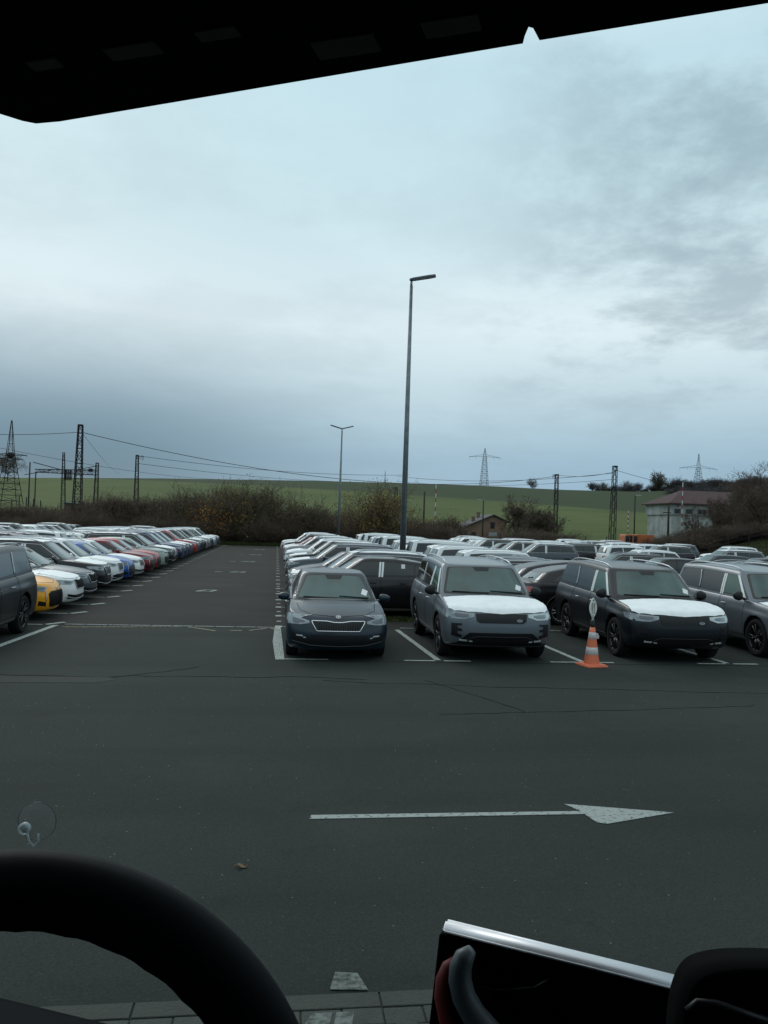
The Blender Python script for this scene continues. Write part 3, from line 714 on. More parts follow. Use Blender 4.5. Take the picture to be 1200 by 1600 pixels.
def field_material():
    m = bpy.data.materials.new('field_grass'); m.use_nodes = True; t = m.node_tree; b = t.nodes['Principled BSDF']; b.inputs['Roughness'].default_value = .95; b.inputs['Specular IOR Level'].default_value = .1
    tcn = t.nodes.new('ShaderNodeTexCoord'); sp = t.nodes.new('ShaderNodeSeparateXYZ'); t.links.new(tcn.outputs['Object'], sp.inputs[0])
    def nz(scale, det, sx_=1, sy_=1):
        mp = t.nodes.new('ShaderNodeMapping'); mp.inputs['Scale'].default_value = (sx_, sy_, 1); t.links.new(tcn.outputs['Object'], mp.inputs[0])
        n = t.nodes.new('ShaderNodeTexNoise'); n.inputs['Scale'].default_value = scale; n.inputs['Detail'].default_value = det; t.links.new(mp.outputs[0], n.inputs['Vector']); return n.outputs['Fac']
    def mr(v, a, b_, c=0, d=1):
        n = t.nodes.new('ShaderNodeMapRange'); t.links.new(v, n.inputs[0]); n.inputs[1].default_value = a; n.inputs[2].default_value = b_; n.inputs[3].default_value = c; n.inputs[4].default_value = d; return n.outputs[0]
    def mix(f, a, b_):
        n = t.nodes.new('ShaderNodeMix'); n.data_type = 'RGBA'; t.links.new(f, n.inputs[0])
        for i, c in ((6, a), (7, b_)):
            if isinstance(c, tuple): n.inputs[i].default_value = (*c, 1)
            else: t.links.new(c, n.inputs[i])
        return n.outputs[2]
    low = mix(mr(nz(.03, 6, 1, .35), .35, .65), (.080, .106, .032), (.060, .086, .027))       # young crop, rows of growth
    low = mix(mr(nz(.55, 6, .12, 1), .42, .66, 0, .8), low, (.098, .104, .046)); low = mix(mr(nz(.06, 5, .3, 1), .50, .62, 0, .5), low, (.052, .080, .028))
    add = t.nodes.new('ShaderNodeMath'); add.operation = 'MULTIPLY_ADD'; t.links.new(nz(.02, 3), add.inputs[0]); add.inputs[1].default_value = 26; sl = t.nodes.new('ShaderNodeMath'); sl.operation = 'MULTIPLY_ADD'; t.links.new(sp.outputs[0], sl.inputs[0]); sl.inputs[1].default_value = .75; t.links.new(sp.outputs[1], sl.inputs[2]); t.links.new(sl.outputs[0], add.inputs[2])
    up = mix(mr(nz(.05, 6, .4, 1), .35, .65), (.036, .056, .024), (.042, .052, .028))           # darker second field under the crest
    c1 = mix(mr(add.outputs[0], 338, 350), low, up)
    sc = mix(mr(nz(.5, 6), .35, .65), (.024, .028, .012), (.040, .036, .018))                   # rough ground next to the lot
    c2 = mix(mr(sp.outputs[1], 112, 120), sc, c1)
    t.links.new(c2, b.inputs['Base Color'])
    return m
ground = link('ground', np_mesh('ground', V, Q, field_material(), True)); tagit(ground, kind='structure')

def asphalt(name, c1, c2, sp_scale, warm=None, patch_=.0):
    m = bpy.data.materials.new(name); m.use_nodes = True; t = m.node_tree; b = t.nodes['Principled BSDF']; b.inputs['Roughness'].default_value = .88; b.inputs['Specular IOR Level'].default_value = .14
    tcn = t.nodes.new('ShaderNodeTexCoord')
    def nz(scale, det, rough=.6, sc=(1, 1, 1)):
        mp = t.nodes.new('ShaderNodeMapping'); mp.inputs['Scale'].default_value = sc; t.links.new(tcn.outputs['Object'], mp.inputs[0])
        n = t.nodes.new('ShaderNodeTexNoise'); n.inputs['Scale'].default_value = scale; n.inputs['Detail'].default_value = det; n.inputs['Roughness'].default_value = rough; t.links.new(mp.outputs[0], n.inputs['Vector']); return n.outputs['Fac']
    def mr(v, a, b_, c=0, d=1):
        n = t.nodes.new('ShaderNodeMapRange'); t.links.new(v, n.inputs[0]); n.inputs[1].default_value = a; n.inputs[2].default_value = b_; n.inputs[3].default_value = c; n.inputs[4].default_value = d; return n.outputs[0]
    def mix(f, a, b_, mode='MIX'):
        n = t.nodes.new('ShaderNodeMix'); n.data_type = 'RGBA'; n.blend_type = mode; t.links.new(f, n.inputs[0])
        for i, c in ((6, a), (7, b_)):
            if isinstance(c, tuple): n.inputs[i].default_value = (*c, 1)
            else: t.links.new(c, n.inputs[i])
        return n.outputs[2]
    base = mix(mr(nz(.35, 8), .3, .7), c1, c2)
    base = mix(mr(nz(.9, 4, .5, (.14, 1, 1)), .50, .66, 0, .6), base, tuple(c*.60 for c in c1))
    base = mix(mr(nz(1.3, 7, .65), .60, .68, 0, .45), base, tuple(c*.5 for c in c1))
    base = mix(mr(nz(.22, 5, .6), .55, .66, 0, .5), base, tuple(c*1.35 for c in c1))          # tyre-worn bands along the road
    base = mix(mr(nz(sp_scale, 3, .7), .48, .62, 0, .55), base, tuple(c*.45 for c in c1))                 # aggregate
    base = mix(mr(nz(sp_scale*1.7, 2, .6), .60, .72, 0, .5), base, tuple(min(1, c*2.6) for c in c1))
    v = t.nodes.new('ShaderNodeTexVoronoi'); v.inputs['Scale'].default_value = 3.2; t.links.new(tcn.outputs['Object'], v.inputs['Vector'])
    base = mix(mr(v.outputs['Distance'], .030, .018, 0, .75), base, (.10, .11, .105))                      # scattered pale chips
    t.links.new(base, b.inputs['Base Color'])
    bp = t.nodes.new('ShaderNodeBump'); bp.inputs['Strength'].default_value = .45; bp.inputs['Distance'].default_value = .006; t.links.new(nz(sp_scale, 4, .7), bp.inputs['Height']); t.links.new(bp.outputs[0], b.inputs['Normal'])
    return m
M_ROAD = asphalt('road_asphalt', (.0265, .0320, .0295), (.0185, .0230, .0212), 55)
M_LOT = asphalt('lot_asphalt', (.0285, .0275, .0235), (.0165, .0165, .0145), 38)
M_PATCH = asphalt('patched_asphalt', (.042, .046, .041), (.028, .032, .029), 45)
def sheet(name, x0, x1, y0, y1, z, m):
    bm = bmesh.new(); box(bm, x0, x1, y0, y1, z-.015, z); o = link(name, mesh_of(bm, name, m)); return tagit(o, kind='structure')
sheet('road', -90, 120, 4.19, 18.62, .004, M_ROAD)
def flat(name, polys, z, m, th=.003):
    bm = bmesh.new()
    for p in polys: prism(bm, p, z-th, z)
    o = link(name, mesh_of(bm, name, m)); return tagit(o, kind='structure')
flat('parking_lot', [[(-70, 18.64), (60, 18.64), (48, 50), (38, 62), (36.5, 81), (-.5, 80.2), (-5, 79.2), (-70, 84)]], .006, M_LOT, .016)
def paint_mat(name, c, under, thr):
    m = mat(name, c, .8, spec=.2, col2=under, vscale=26, detail=12, thr=thr); return m
M_WHITE = paint_mat('worn_white_paint', (.36, .40, .38), (.06, .068, .065), (.50, .66))
M_WHITE2 = paint_mat('arrow_white_paint', (.27, .30, .29), (.035, .042, .04), (.54, .68))
M_YEL = paint_mat('worn_yellow_paint', (.42, .36, .22), (.05, .055, .05), (.40, .6))
def rect(x0, x1, y0, y1): return [(x0, y0), (x1, y0), (x1, y1), (x0, y1)]
def strip(a, b, w_):
    d = Vector((b[0]-a[0], b[1]-a[1])).normalized(); n = Vector((-d.y, d.x))*w_/2
    return [(a[0]-n.x, a[1]-n.y), (b[0]-n.x, b[1]-n.y), (b[0]+n.x, b[1]+n.y), (a[0]+n.x, a[1]+n.y)]
FRONT = 14.42; BAYX = [3.0, 5.76, 8.68, 11.5, 14.3, 17.1, 19.9]
lot_marks = [[(.06, 14.36), (.22, 14.36), (.20, 16.5), (.17, 18.9), (.04, 18.9), (.0, 16.5)], strip((.2, FRONT), (1.0, FRONT), .06)]
for bx_ in BAYX:
    lot_marks.append(strip((bx_+.02, FRONT+.05), (bx_-.12, 18.6), .11)); lot_marks.append(strip((bx_-.62, FRONT-.02), (bx_-.05, FRONT-.02), .07)); lot_marks.append(strip((bx_+.12, FRONT-.02), (bx_+.62, FRONT-.02), .07))
lot_marks.append(strip((-5.12, 13.2), (-4.76, 18.5), .13)); lot_marks.append(strip((-8.0, 13.2), (-7.6, 18.5), .12))
flat('bay_marking', lot_marks, .010, M_WHITE)
yl = [strip((-4.55, 18.18), (-2.05, 18.52), .06), strip((-1.9, 18.53), (-1.25, 17.95), .07), strip((-.95, 18.02), (-.68, 18.06), .07), strip((-.52, 18.08), (.0-.55+.42, 18.50), .07), strip((-.05, 18.5), (.14, 18.2), .08), strip((5.9, 18.3), (6.4, 18.1), .07)]
flat('yellow_marking', yl, .012, M_YEL)
flat('threshold_marking', [strip((-4.6+i*.47, 18.66), (-4.6+i*.47+.44, 18.66), .06) for i in range(10)] + [strip((3.0, 18.9), (3.8, 18.9), .06), strip((5.8, 18.9), (7.0, 18.9), .06)], .014, M_WHITE)
lot_dash = []
PITCH_Y = 2.17
for i in range(29):
    y = 18.86+i*PITCH_Y*.985
    lot_dash.append(strip((-4.98, y-.28), (-4.70, y+.16), .12)); lot_dash.append(strip((-5.9, y-.30), (-5.05, y-.30), .07))
    lot_dash.append(rect(.05, .21, y-.13, y+.13))
    if i < 6: lot_dash.append(strip((.22, y-.05), (.42, y-.05), .05)); lot_dash.append(rect(.08, .19, y+.9, y+1.05))
flat('bay_dash_marking', lot_dash, .012, M_WHITE)
sq = []
for (x, y) in ((-2.62, 27.7), (-2.1, 38.2), (-2.0, 48.2), (-1.9, 58.5), (-1.9, 69.5)):
    s_ = 1+(y-27)*.012
    sq += [strip((x, y), (x+.25*s_, y+.55), .10), strip((x+.45*s_, y), (x+.62*s_, y+.6), .10), strip((x+.05, y+.02), (x+.5, y+.02), .05*s_), strip((x+.2*s_, y+.62), (x+.62*s_, y+.62), .06*s_)]
    if y > 30: sq += [strip((x-.7, y+.1), (x-.35, y+.1), .12)]
flat('lane_symbol_marking', sq, .012, M_WHITE)
flat('arrow_marking', [[(.35, 6.655), (2.73, 6.67), (2.71, 6.74), (.37, 6.74)], [(2.64, 6.92), (3.55, 6.67), (2.84, 6.44), (2.76, 6.47), (2.715, 6.745)]], .010, M_WHITE2)
# cracks and repairs in the road
M_CRACK = mat('crack_bitumen', (.008, .010, .010), .8, spec=.1)
def crack(p0, p1, n, amp, w_, seed):
    r_ = random.Random(seed); pts = []; off = 0
    for i in range(n+1):
        t = i/n; off += r_.uniform(-amp, amp); pts.append((lerp(p0[0], p1[0], t), lerp(p0[1], p1[1], t)+off*(1 if 0 < i < n else 0)))
    return [strip(a, b, w_*.6*r_.uniform(.4, 1.5)) for a, b in zip(pts, pts[1:])]
ck = crack((-7, 12.9), (-2.3, 12.7), 30, .03, .03, 1)+crack((-2.3, 12.7), (1.5, 12.6), 24, .05, .025, 2)+crack((-2.4, 12.6), (-1.2, 13.6), 10, .04, .03, 3)+crack((.8, 12.5), (12, 11.2), 60, .035, .018, 4)+crack((2.4, 12.6), (3.4, 10.4), 16, .03, .022, 5)+crack((1.0, 14.25), (13, 14.22), 50, .006, .02, 8)+crack((2.2, 10.3), (7, 10.9), 30, .03, .016, 9)
flat('road_crack', ck, .0085, M_CRACK, .002)
flat('road_repair', [[(-8, 12.15), (-2.55, 12.2), (-2.3, 12.45), (-2.45, 12.62), (-8, 12.68)]], .0075, M_PATCH, .002)
# grass strips
M_GRASS = mat('strip_grass', (.030, .040, .012), .95, spec=.1, var=.4, vscale=5)
def grass_tufts(name, x0, x1, y0, y1, n, h, label):
    X = rng.uniform(x0, x1, n); Y = rng.uniform(y0, y1, n); A = rng.uniform(0, 6.28, n); H = h*rng.uniform(.5, 1.2, n)
    lx, ly = rng.normal(0, .35, n)*H, rng.normal(0, .35, n)*H; w_ = .014
    Z = np.array([terr(a, b) for a, b in zip(X, Y)]) if x0 > 20 or y0 > 70 else np.zeros(n)
    dx, dy = np.cos(A)*w_*(1+h*3), np.sin(A)*w_*(1+h*3)
    Vv = np.stack([np.stack([X-dx, Y-dy, Z], 1), np.stack([X+dx, Y+dy, Z], 1), np.stack([X+lx, Y+ly, Z+H], 1)], 1).reshape(-1, 3)
    o = link(name, np_mesh(name, Vv, np.arange(3*n).reshape(-1, 3), M_GRASS)); return tagit(o, label, 'grass', kind='stuff')
flat('grass_strip', [rect(1.2, 13.5, 20.15, 20.85)], .03, M_GRASS, .03)
grass_tufts('grass', 1.2, 13.5, 20.15, 20.85, 9000, .09, 'strip of short green grass behind the front row of parked cars')
grass_tufts('rough_grass', -14, 4, 80.2, 84, 16000, .30, 'dark green grass verge closing off the far end of the aisle')
grass_tufts('bank_grass', 37, 60, 60, 90, 40000, .15, 'short green grass on the raised bank at the right edge of the lot')
# near kerb and block paving (the lorry stands on it)
M_KERB = mat('kerb_concrete', (.024, .030, .024), .85, var=.2, vscale=6, bump=.4, bscale=50)
M_BLOCK = mat('paving_block_concrete', (.028, .036, .030), .85, var=.4, vscale=2.2, bump=.5, bscale=70)
bm = bmesh.new()
for i in range(-14, 22): box(bm, i*.62, i*.62+.610, 4.06, 4.185, -.01, .010, .004)
tagit(link('kerb', mesh_of(bm, 'kerb', M_KERB)), kind='structure')
bm = bmesh.new()
for j in range(17):
    for i in range(-18, 30):
        x = i*.206+(j % 2)*.103; y1 = 4.048-j*.142
        box(bm, x, x+.198, y1-.134, y1, -.05, .010+random.uniform(-.002, .002), .006)
        if j < 16: box(bm, x+.045, x+.153, y1-.158, y1-.128, -.05, .0095)
tagit(link('paving', mesh_of(bm, 'paving', M_BLOCK)), kind='structure')
sheet('paving_bed', -60, 60, -30, 4.19, -.004, mat('joint_sand', (.03, .032, .03), .95, var=.3))
flat('paving_line_marking', [[(.36, 4.22), (.56, 4.20), (.52, 4.36), (.40, 4.38)], [(.26, 4.02), (.36, 4.02), (.34, 3.92), (.21, 3.92)], [(.38, 4.02), (.47, 4.02), (.45, 3.92), (.36, 3.92)], [(.20, 3.90), (.45, 3.90), (.38, 3.66), (.13, 3.66)]], .0135, paint_mat('faded_white_paint', (.13, .15, .14), (.04, .05, .042), (.42, .62)))
# fallen leaf, pebbles
bm = bmesh.new(); cl = at(365, 1357, 1); g_ = Vector((0, 0, CAM_H)) + ray(365, 1357)*(-CAM_H/ray(365, 1357).z)
lv = [(0, 0), (.03, .018), (.05, .04), (.075, .02), (.10, .025), (.085, 0), (.10, -.02), (.07, -.018), (.05, -.035), (.03, -.016)]
vv = [bm.verts.new((g_.x+u, g_.y+v, .02+.012*math.sin(u*60))) for u, v in lv]; bm.faces.new(vv); bmesh.ops.solidify(bm, geom=bm.faces[:], thickness=.003)
tagit(link('fallen_leaf', mesh_of(bm, 'fallen_leaf', mat('brown_leaf', (.12, .07, .03), .8))), 'small brown fallen leaf lying on the asphalt above the steering wheel', 'leaf')
V_ = []; F_ = []
for i in range(700):
    x = random.uniform(-6, 9); y = random.uniform(4.4, 13); s_ = random.uniform(.002, .0065)*(1+y*.04); k = len(V_)
    for q in range(4): V_.append((x+s_*math.cos(q*1.57+i), y+s_*math.sin(q*1.57+i), .005))
    V_.append((x, y, .005+s_*.7))
    F_ += [(k+q, k+(q+1) % 4, k+4) for q in range(4)]
tagit(link('gravel', np_mesh('gravel', V_, F_, mat('pale_stone_chip', (.12, .13, .12), .9))), 'loose pale stone chips scattered over the near asphalt', 'gravel', kind='stuff')

# ------------------------------------------------------------------ parked cars
ORD = ['nearest', 'second', 'third', 'fourth', 'fifth', 'sixth', 'seventh', 'eighth', 'ninth', 'tenth', 'eleventh', 'twelfth', 'thirteenth', 'fourteenth', 'fifteenth', 'sixteenth', 'seventeenth', 'eighteenth', 'nineteenth', 'twentieth', 'twenty-first', 'twenty-second', 'twenty-third', 'twenty-fourth', 'twenty-fifth', 'twenty-sixth', 'twenty-seventh', 'twenty-eighth']
def describe(kind, color, hood, roof, tail):
    nm = {'hatch': 'hatchback', 'disco': 'large SUV', 'suv': 'SUV', 'wagon': 'estate car', 'mini': 'small hatchback', 'bubble': 'small crossover', 'coupe': 'sloping-roof SUV'}[kind]
    f = ''
    if color == 'white': f = ''
    elif hood and roof: f = ' with white bonnet and roof film'
    elif hood: f = ' with white bonnet film'
    return f"{CNAME[color]} {nm}{f}, {tail}"
def car(kind, x, y, face, color, tail, group, hood=True, roof=False, lod=None, dr=0, label=None, scale=1.0):
    rz = {'S': -math.pi/2, 'E': 0, 'W': math.pi, 'N': math.pi/2}[face]+R(dr)
    d = math.hypot(x, y); lod = lod if lod is not None else (0 if d < 27 else (1 if d < 45 else 2))
    lab = label or tail
    return put_car(CARS[kind], KIND[kind][0], x, y, rz, color, lab, group, KIND[kind][1], lod, hood, roof, scale)

G = 'cars parked in the front row facing the road'
car('hatch', 1.17, 16.35, 'S', 'slate', '', G, False, dr=-.6, scale=1.02, label='slate blue hatchback with chrome grille frame, facing the road at the corner of the aisle')
car('disco', 4.18, 16.62, 'S', 'frontgrey', '', G, True, dr=-1.5, label='light grey large SUV with white bonnet film between the slate hatchback and the traffic cone')
car('disco', 7.80, 16.72, 'S', 'charcoal', '', G, True, dr=-2, label='charcoal large SUV with white bonnet film just behind the traffic cone')
car('disco', 10.9, 16.85, 'S', 'frontgrey', '', G, True, dr=-1.5, label='light grey large SUV with white bonnet film cut by the right edge of the picture')
car('disco', -6.08, 15.85, 'S', 'charcoal', '', G, False, label='charcoal large SUV cut by the left edge of the picture, beside the amber hatchback')

def row(specs, x, y0, face, group, where, pitch=PITCH_Y, jitter=.10, ys=None):
    n = 0
    for i, sp in enumerate(specs):
        if sp is None: continue
        kind, color, hood, roof = sp; y = ys[i] if ys else y0+i*pitch
        dx = random.uniform(-jitter, jitter); s_ = CARS[kind].s
        front = {'E': x-s_['xf'], 'W': x+s_['xf']}[face]
        nm = ORD[n] if n < len(ORD) else 'farthest'
        nk = {'hatch': 'hatchback', 'disco': 'large SUV', 'suv': 'SUV', 'wagon': 'estate car', 'mini': 'hatchback', 'bubble': 'crossover', 'coupe': 'coupe SUV'}[kind]
        fl = ' with white film' if hood and color != 'white' and len(where) < 32 else ''
        car(kind, front+dx, y, face, color, f"{CNAME[color]} {nk}{fl}, {nm} from the road, {where}", group, hood, roof, dr=random.uniform(-1, 1)); n += 1
W_, wh = 'white', True
# L1: fronts at the left edge of the aisle
L1 = [('mini', 'orange', 0, 0), ('wagon', W_, 1, 1), ('wagon', 'graphite', 0, 0), ('suv', 'black', 1, 1), ('suv', W_, 1, 1), ('mini', 'blue', 0, 0), ('wagon', W_, 1, 1), ('mini', 'wine', 0, 0), ('mini', 'red', 0, 0),
      ('bubble', 'sage', 0, 0), ('suv', 'charcoal', 1, 1), ('mini', 'red', 1, 1), ('suv', 'navy', 0, 0), ('suv', 'navy', 1, 1), ('suv', 'navy', 1, 1), ('wagon', 'black', 1, 1), ('suv', 'red', 1, 1), ('hatch', 'navy', 1, 0), ('suv', 'charcoal', 1, 1), ('suv', 'charcoal', 1, 1),
      ('wagon', 'silver', 1, 1), ('suv', 'silver', 1, 1), ('suv', 'navy', 1, 1), ('hatch', 'silver', 1, 1), ('suv', W_, 1, 1), ('suv', 'graphite', 1, 1), ('hatch', 'silver', 0, 0)]
row(L1, -5.16, 19.95, 'E', 'cars in the left row beside the aisle', 'row left of the aisle', pitch=2.19)
# L2: back to back with L1
L2 = []
r2 = random.Random(5)
for i in range(23):
    L2.append((r2.choice(['suv', 'wagon', 'suv', 'hatch']), r2.choice(['white', 'white', 'charcoal', 'silver', 'white', 'black', 'graphite']), r2.random() < .6, r2.random() < .75))
L2[0] = ('suv', 'silver', 0, 0); L2[1] = ('wagon', 'graphite', 0, 0); L2[2] = ('suv', 'black', 0, 0); L2[3] = ('wagon', 'charcoal', 0, 0); L2[4] = ('suv', 'charcoal', 0, 0); L2[5] = ('suv', 'graphite', 0, 0)
row(L2, -14.95, 26.5, 'W', 'cars back to back with the left aisle row', 'row backing onto the left aisle row')
L3 = []
for i in range(22):
    L3.append((r2.choice(['hatch', 'wagon', 'suv', 'hatch']), r2.choice(['charcoal', 'graphite', 'black', 'white', 'silver', 'navy']), r2.random() < .4, i > 7))
L3[4] = ('hatch', 'red', 0, 0)
row(L3, -17.6, 45.0, 'E', 'cars in the far left row', 'far left row')
# R1: fronts at the right edge of the aisle
R1 = [('coupe', 'black', 0, 0), ('suv', 'graphite', 1, 1), ('wagon', 'charcoal', 0, 0), ('hatch', 'charcoal', 0, 0), ('suv', 'graphite', 1, 0), ('suv', 'charcoal', 1, 1), ('suv', W_, 1, 1), ('wagon', 'silver', 1, 1), ('suv', 'silver', 1, 1), ('hatch', 'silver', 1, 0), ('hatch', 'red', 1, 0), ('suv', 'charcoal', 1, 1), ('suv', W_, 1, 1)]
row(R1, .42, 0, 'W', 'cars in the right row beside the aisle', 'row right of the aisle', ys=[22.0, 24.5, 26.8, 28.9, 32.6, 37.2, 42.5, 46.5, 50.2, 53.5, 56.2, 59.5, 65.5])
# R2: back to back with R1, rears towards the aisle
R2 = [('coupe', 'black', 0, 0), ('coupe', 'charcoal', 0, 0), ('wagon', 'charcoal', 0, 0), ('wagon', 'graphite', 0, 0), ('suv', W_, 1, 1)] + [None]
for i in range(17): R2.append((('suv', 'suv', 'disco', 'suv', 'wagon')[i % 5], 'white' if i not in (8, 10) else ('black', 'navy')[i == 10], True, i != 8))
row(R2, 11.2, 20.9, 'E', 'cars with their rears towards the right aisle row', 'row backing onto the right aisle row')
# R3: across the next aisle
row([('hatch', 'charcoal', 1, 0), ('wagon', 'black', 0, 0), ('suv', 'graphite', 1, 1), ('suv', 'charcoal', 1, 1), ('hatch', 'charcoal', 0, 0), ('suv', 'charcoal', 1, 0), ('hatch', W_, 1, 1), ('wagon', W_, 1, 1), ('suv', W_, 1, 1), ('hatch', W_, 1, 1), ('wagon', W_, 1, 1)],
    14.0, 0, 'W', 'cars facing the second right aisle', 'row across the second aisle', ys=[32.0, 36.4, 48.1, 52.8, 56.2, 60.2, 63.0, 65.2, 67.4, 69.6, 71.8])
G4 = 'cars standing in the right part of the lot'
free = [('wagon', 21.6, 45.3, 'W', W_, 1, 1, 'white estate car side-on in front of the orange truck'), ('suv', 22.9, 49.2, 'E', W_, 0, 1, 'white SUV with red tail lights just left of the orange truck'),
        ('suv', 21.4, 52.2, 'E', 'black', 0, 0, 'black SUV with red tail lights between two white cars'), ('hatch', 21.3, 55.0, 'E', W_, 0, 1, 'white hatchback with red tail lights left of the black SUV'),
        ('suv', 18.2, 77.5, 'W', 'charcoal', 0, 1, 'charcoal SUV with white roof at the back, below the rounded dark tree'), ('wagon', 17.4, 75.0, 'W', W_, 1, 1, 'white estate car at the back of the lot left of the lattice mast'),
        ('suv', 33.6, 78.8, 'W', 'graphite', 1, 1, 'grey SUV with white roof film, farthest car at the right back corner'), ('hatch', 33.0, 73.2, 'W', W_, 1, 1, 'white hatchback in front of the farthest grey SUV'), ('suv', 28.1, 55.6, 'W', 'black', 0, 1, 'black SUV with white roof behind the white SUV near the orange truck'),
        ('hatch', 33.0, 70.5, 'W', 'silver', 0, 0, 'silver hatchback to the right of the orange truck'), ('hatch', 33.6, 68.4, 'W', 'charcoal', 0, 0, 'charcoal hatchback between two SUVs right of the orange truck'), ('suv', 34.2, 66.0, 'W', 'graphite', 0, 1, 'graphite SUV with white roof and pillar strips below the dark hedge'),
        ('suv', 27.2, 45.5, 'W', 'greysilver', 0, 1, 'grey SUV with white roof film in front of the grass bank'), ('hatch', 23.3, 40.2, 'W', 'bluegrey', 1, 0, 'blue grey hatchback with white bonnet film behind the charcoal hatchback'), ('hatch', 23.4, 36.2, 'W', 'charcoal', 0, 0, 'charcoal hatchback at the right edge of the picture behind the large SUVs'),
        ('hatch', 28.5, 60.5, 'W', W_, 1, 1, 'white hatchback parked in front of the orange truck'), ('suv', 27.4, 57.9, 'W', W_, 1, 1, 'white SUV at the back right of the lot behind the black SUV')]
row([('wagon', W_, 1, 1), ('suv', W_, 1, 1), ('hatch', 'silver', 1, 1), ('suv', 'charcoal', 1, 1), ('suv', W_, 1, 1), ('wagon', W_, 1, 1), ('hatch', W_, 1, 1)], 23.95, 0, 'E', 'cars in the third row right of the aisle', 'third row at the back right', ys=[57.6, 59.8, 63.9, 66.1, 68.4, 70.6, 72.8])
row([('suv', W_, 1, 1), ('hatch', W_, 1, 1), ('suv', 'silver', 1, 1), ('wagon', W_, 1, 1), ('suv', W_, 1, 1)], 25.9, 0, 'W', 'cars in the fourth row right of the aisle', 'fourth row at the back right', ys=[64.4, 66.6, 70.0, 74.6, 76.8])
free += [('suv', 14.6, 24.2, 'W', 'charcoal', 0, 0, 'charcoal SUV showing its roof between the two large SUVs on the right'), ('wagon', 16.8, 27.4, 'W', 'black', 0, 0, 'black estate car behind the roof of the rightmost large SUV'),
         ('suv', 28.3, 41.6, 'W', W_, 1, 1, 'white SUV near the right edge in front of the grass bank'), ('wagon', 25.2, 33.8, 'W', 'graphite', 0, 1, 'grey estate car with white roof film at the right edge of the picture'),
         ('suv', 36.2, 60.2, 'W', W_, 1, 1, 'white SUV parked at the foot of the grass bank'), ('wagon', 31.5, 52.5, 'W', 'charcoal', 1, 1, 'charcoal estate car with white roof film below the grass bank')]
for k, x, y, f_, c_, h_, ro, lab in free: car(k, x, y, f_, c_, '', G4, bool(h_), bool(ro), label=lab)

# ------------------------------------------------------------------ lamp posts
M_GALV = mat('galvanised_steel', (.15, .175, .185), .45, .55, var=.25, vscale=5)
M_LED = mat('lamp_grey_housing', (.10, .12, .13), .45, .3)
def lamp_post(name, p, h, heads, label, yaw=0):
    e = empty(name, p, yaw); tagit(e, label, 'lamp post', 'lamp posts between the car rows')
    bm = bmesh.new(); tube(bm, [(0, 0, 0), (0, 0, h*.5), (0, 0, h-.25)], [.135, .10, .065], 14); tube(bm, [(0, 0, h-.3), (0, 0, h-.02)], [.05, .045], 10); lathe(bm, [(.001, .0), (.22, .0), (.22, .03), (.001, .03)], 12, 'z')
    link('pole', mesh_of(bm, 'pole', M_GALV, True), e)
    bm = bmesh.new(); box(bm, .10, .145, -.06, .06, .6, 1.05, .01); link('service_door', mesh_of(bm, 'service_door', M_GALV), e)
    for a, L_, tilt in heads:
        bm = bmesh.new(); prism(bm, [(-.08, -.07), (.1, -.13), (L_*.75, -.15), (L_, -.11), (L_, .11), (L_*.75, .15), (.1, .13), (-.08, .07)], -.045, .045)
        bmesh.ops.bevel(bm, geom=bm.edges[:], offset=.02, segments=2, affect='EDGES')
        o = link('lamp_head', mesh_of(bm, 'lamp_head', M_LED), e, (0, 0, h)); o.rotation_euler = (0, -tilt, a)
    return e
lp = at(643, 437, 32)
lamp_post('lamp_post', (lp.x, 32, 0), lp.z, [(R(-14), 1.0, R(9))], 'tall grey lamp post with a single lamp head standing among the parked cars', 0)
lp = at(534.5, 670, 72)
lamp_post('lamp_post', (lp.x, 72, 0), lp.z, [(R(8), 1.1, R(16)), (R(172), 1.1, R(16))], 'distant grey lamp post with two lamp heads spread in a V')

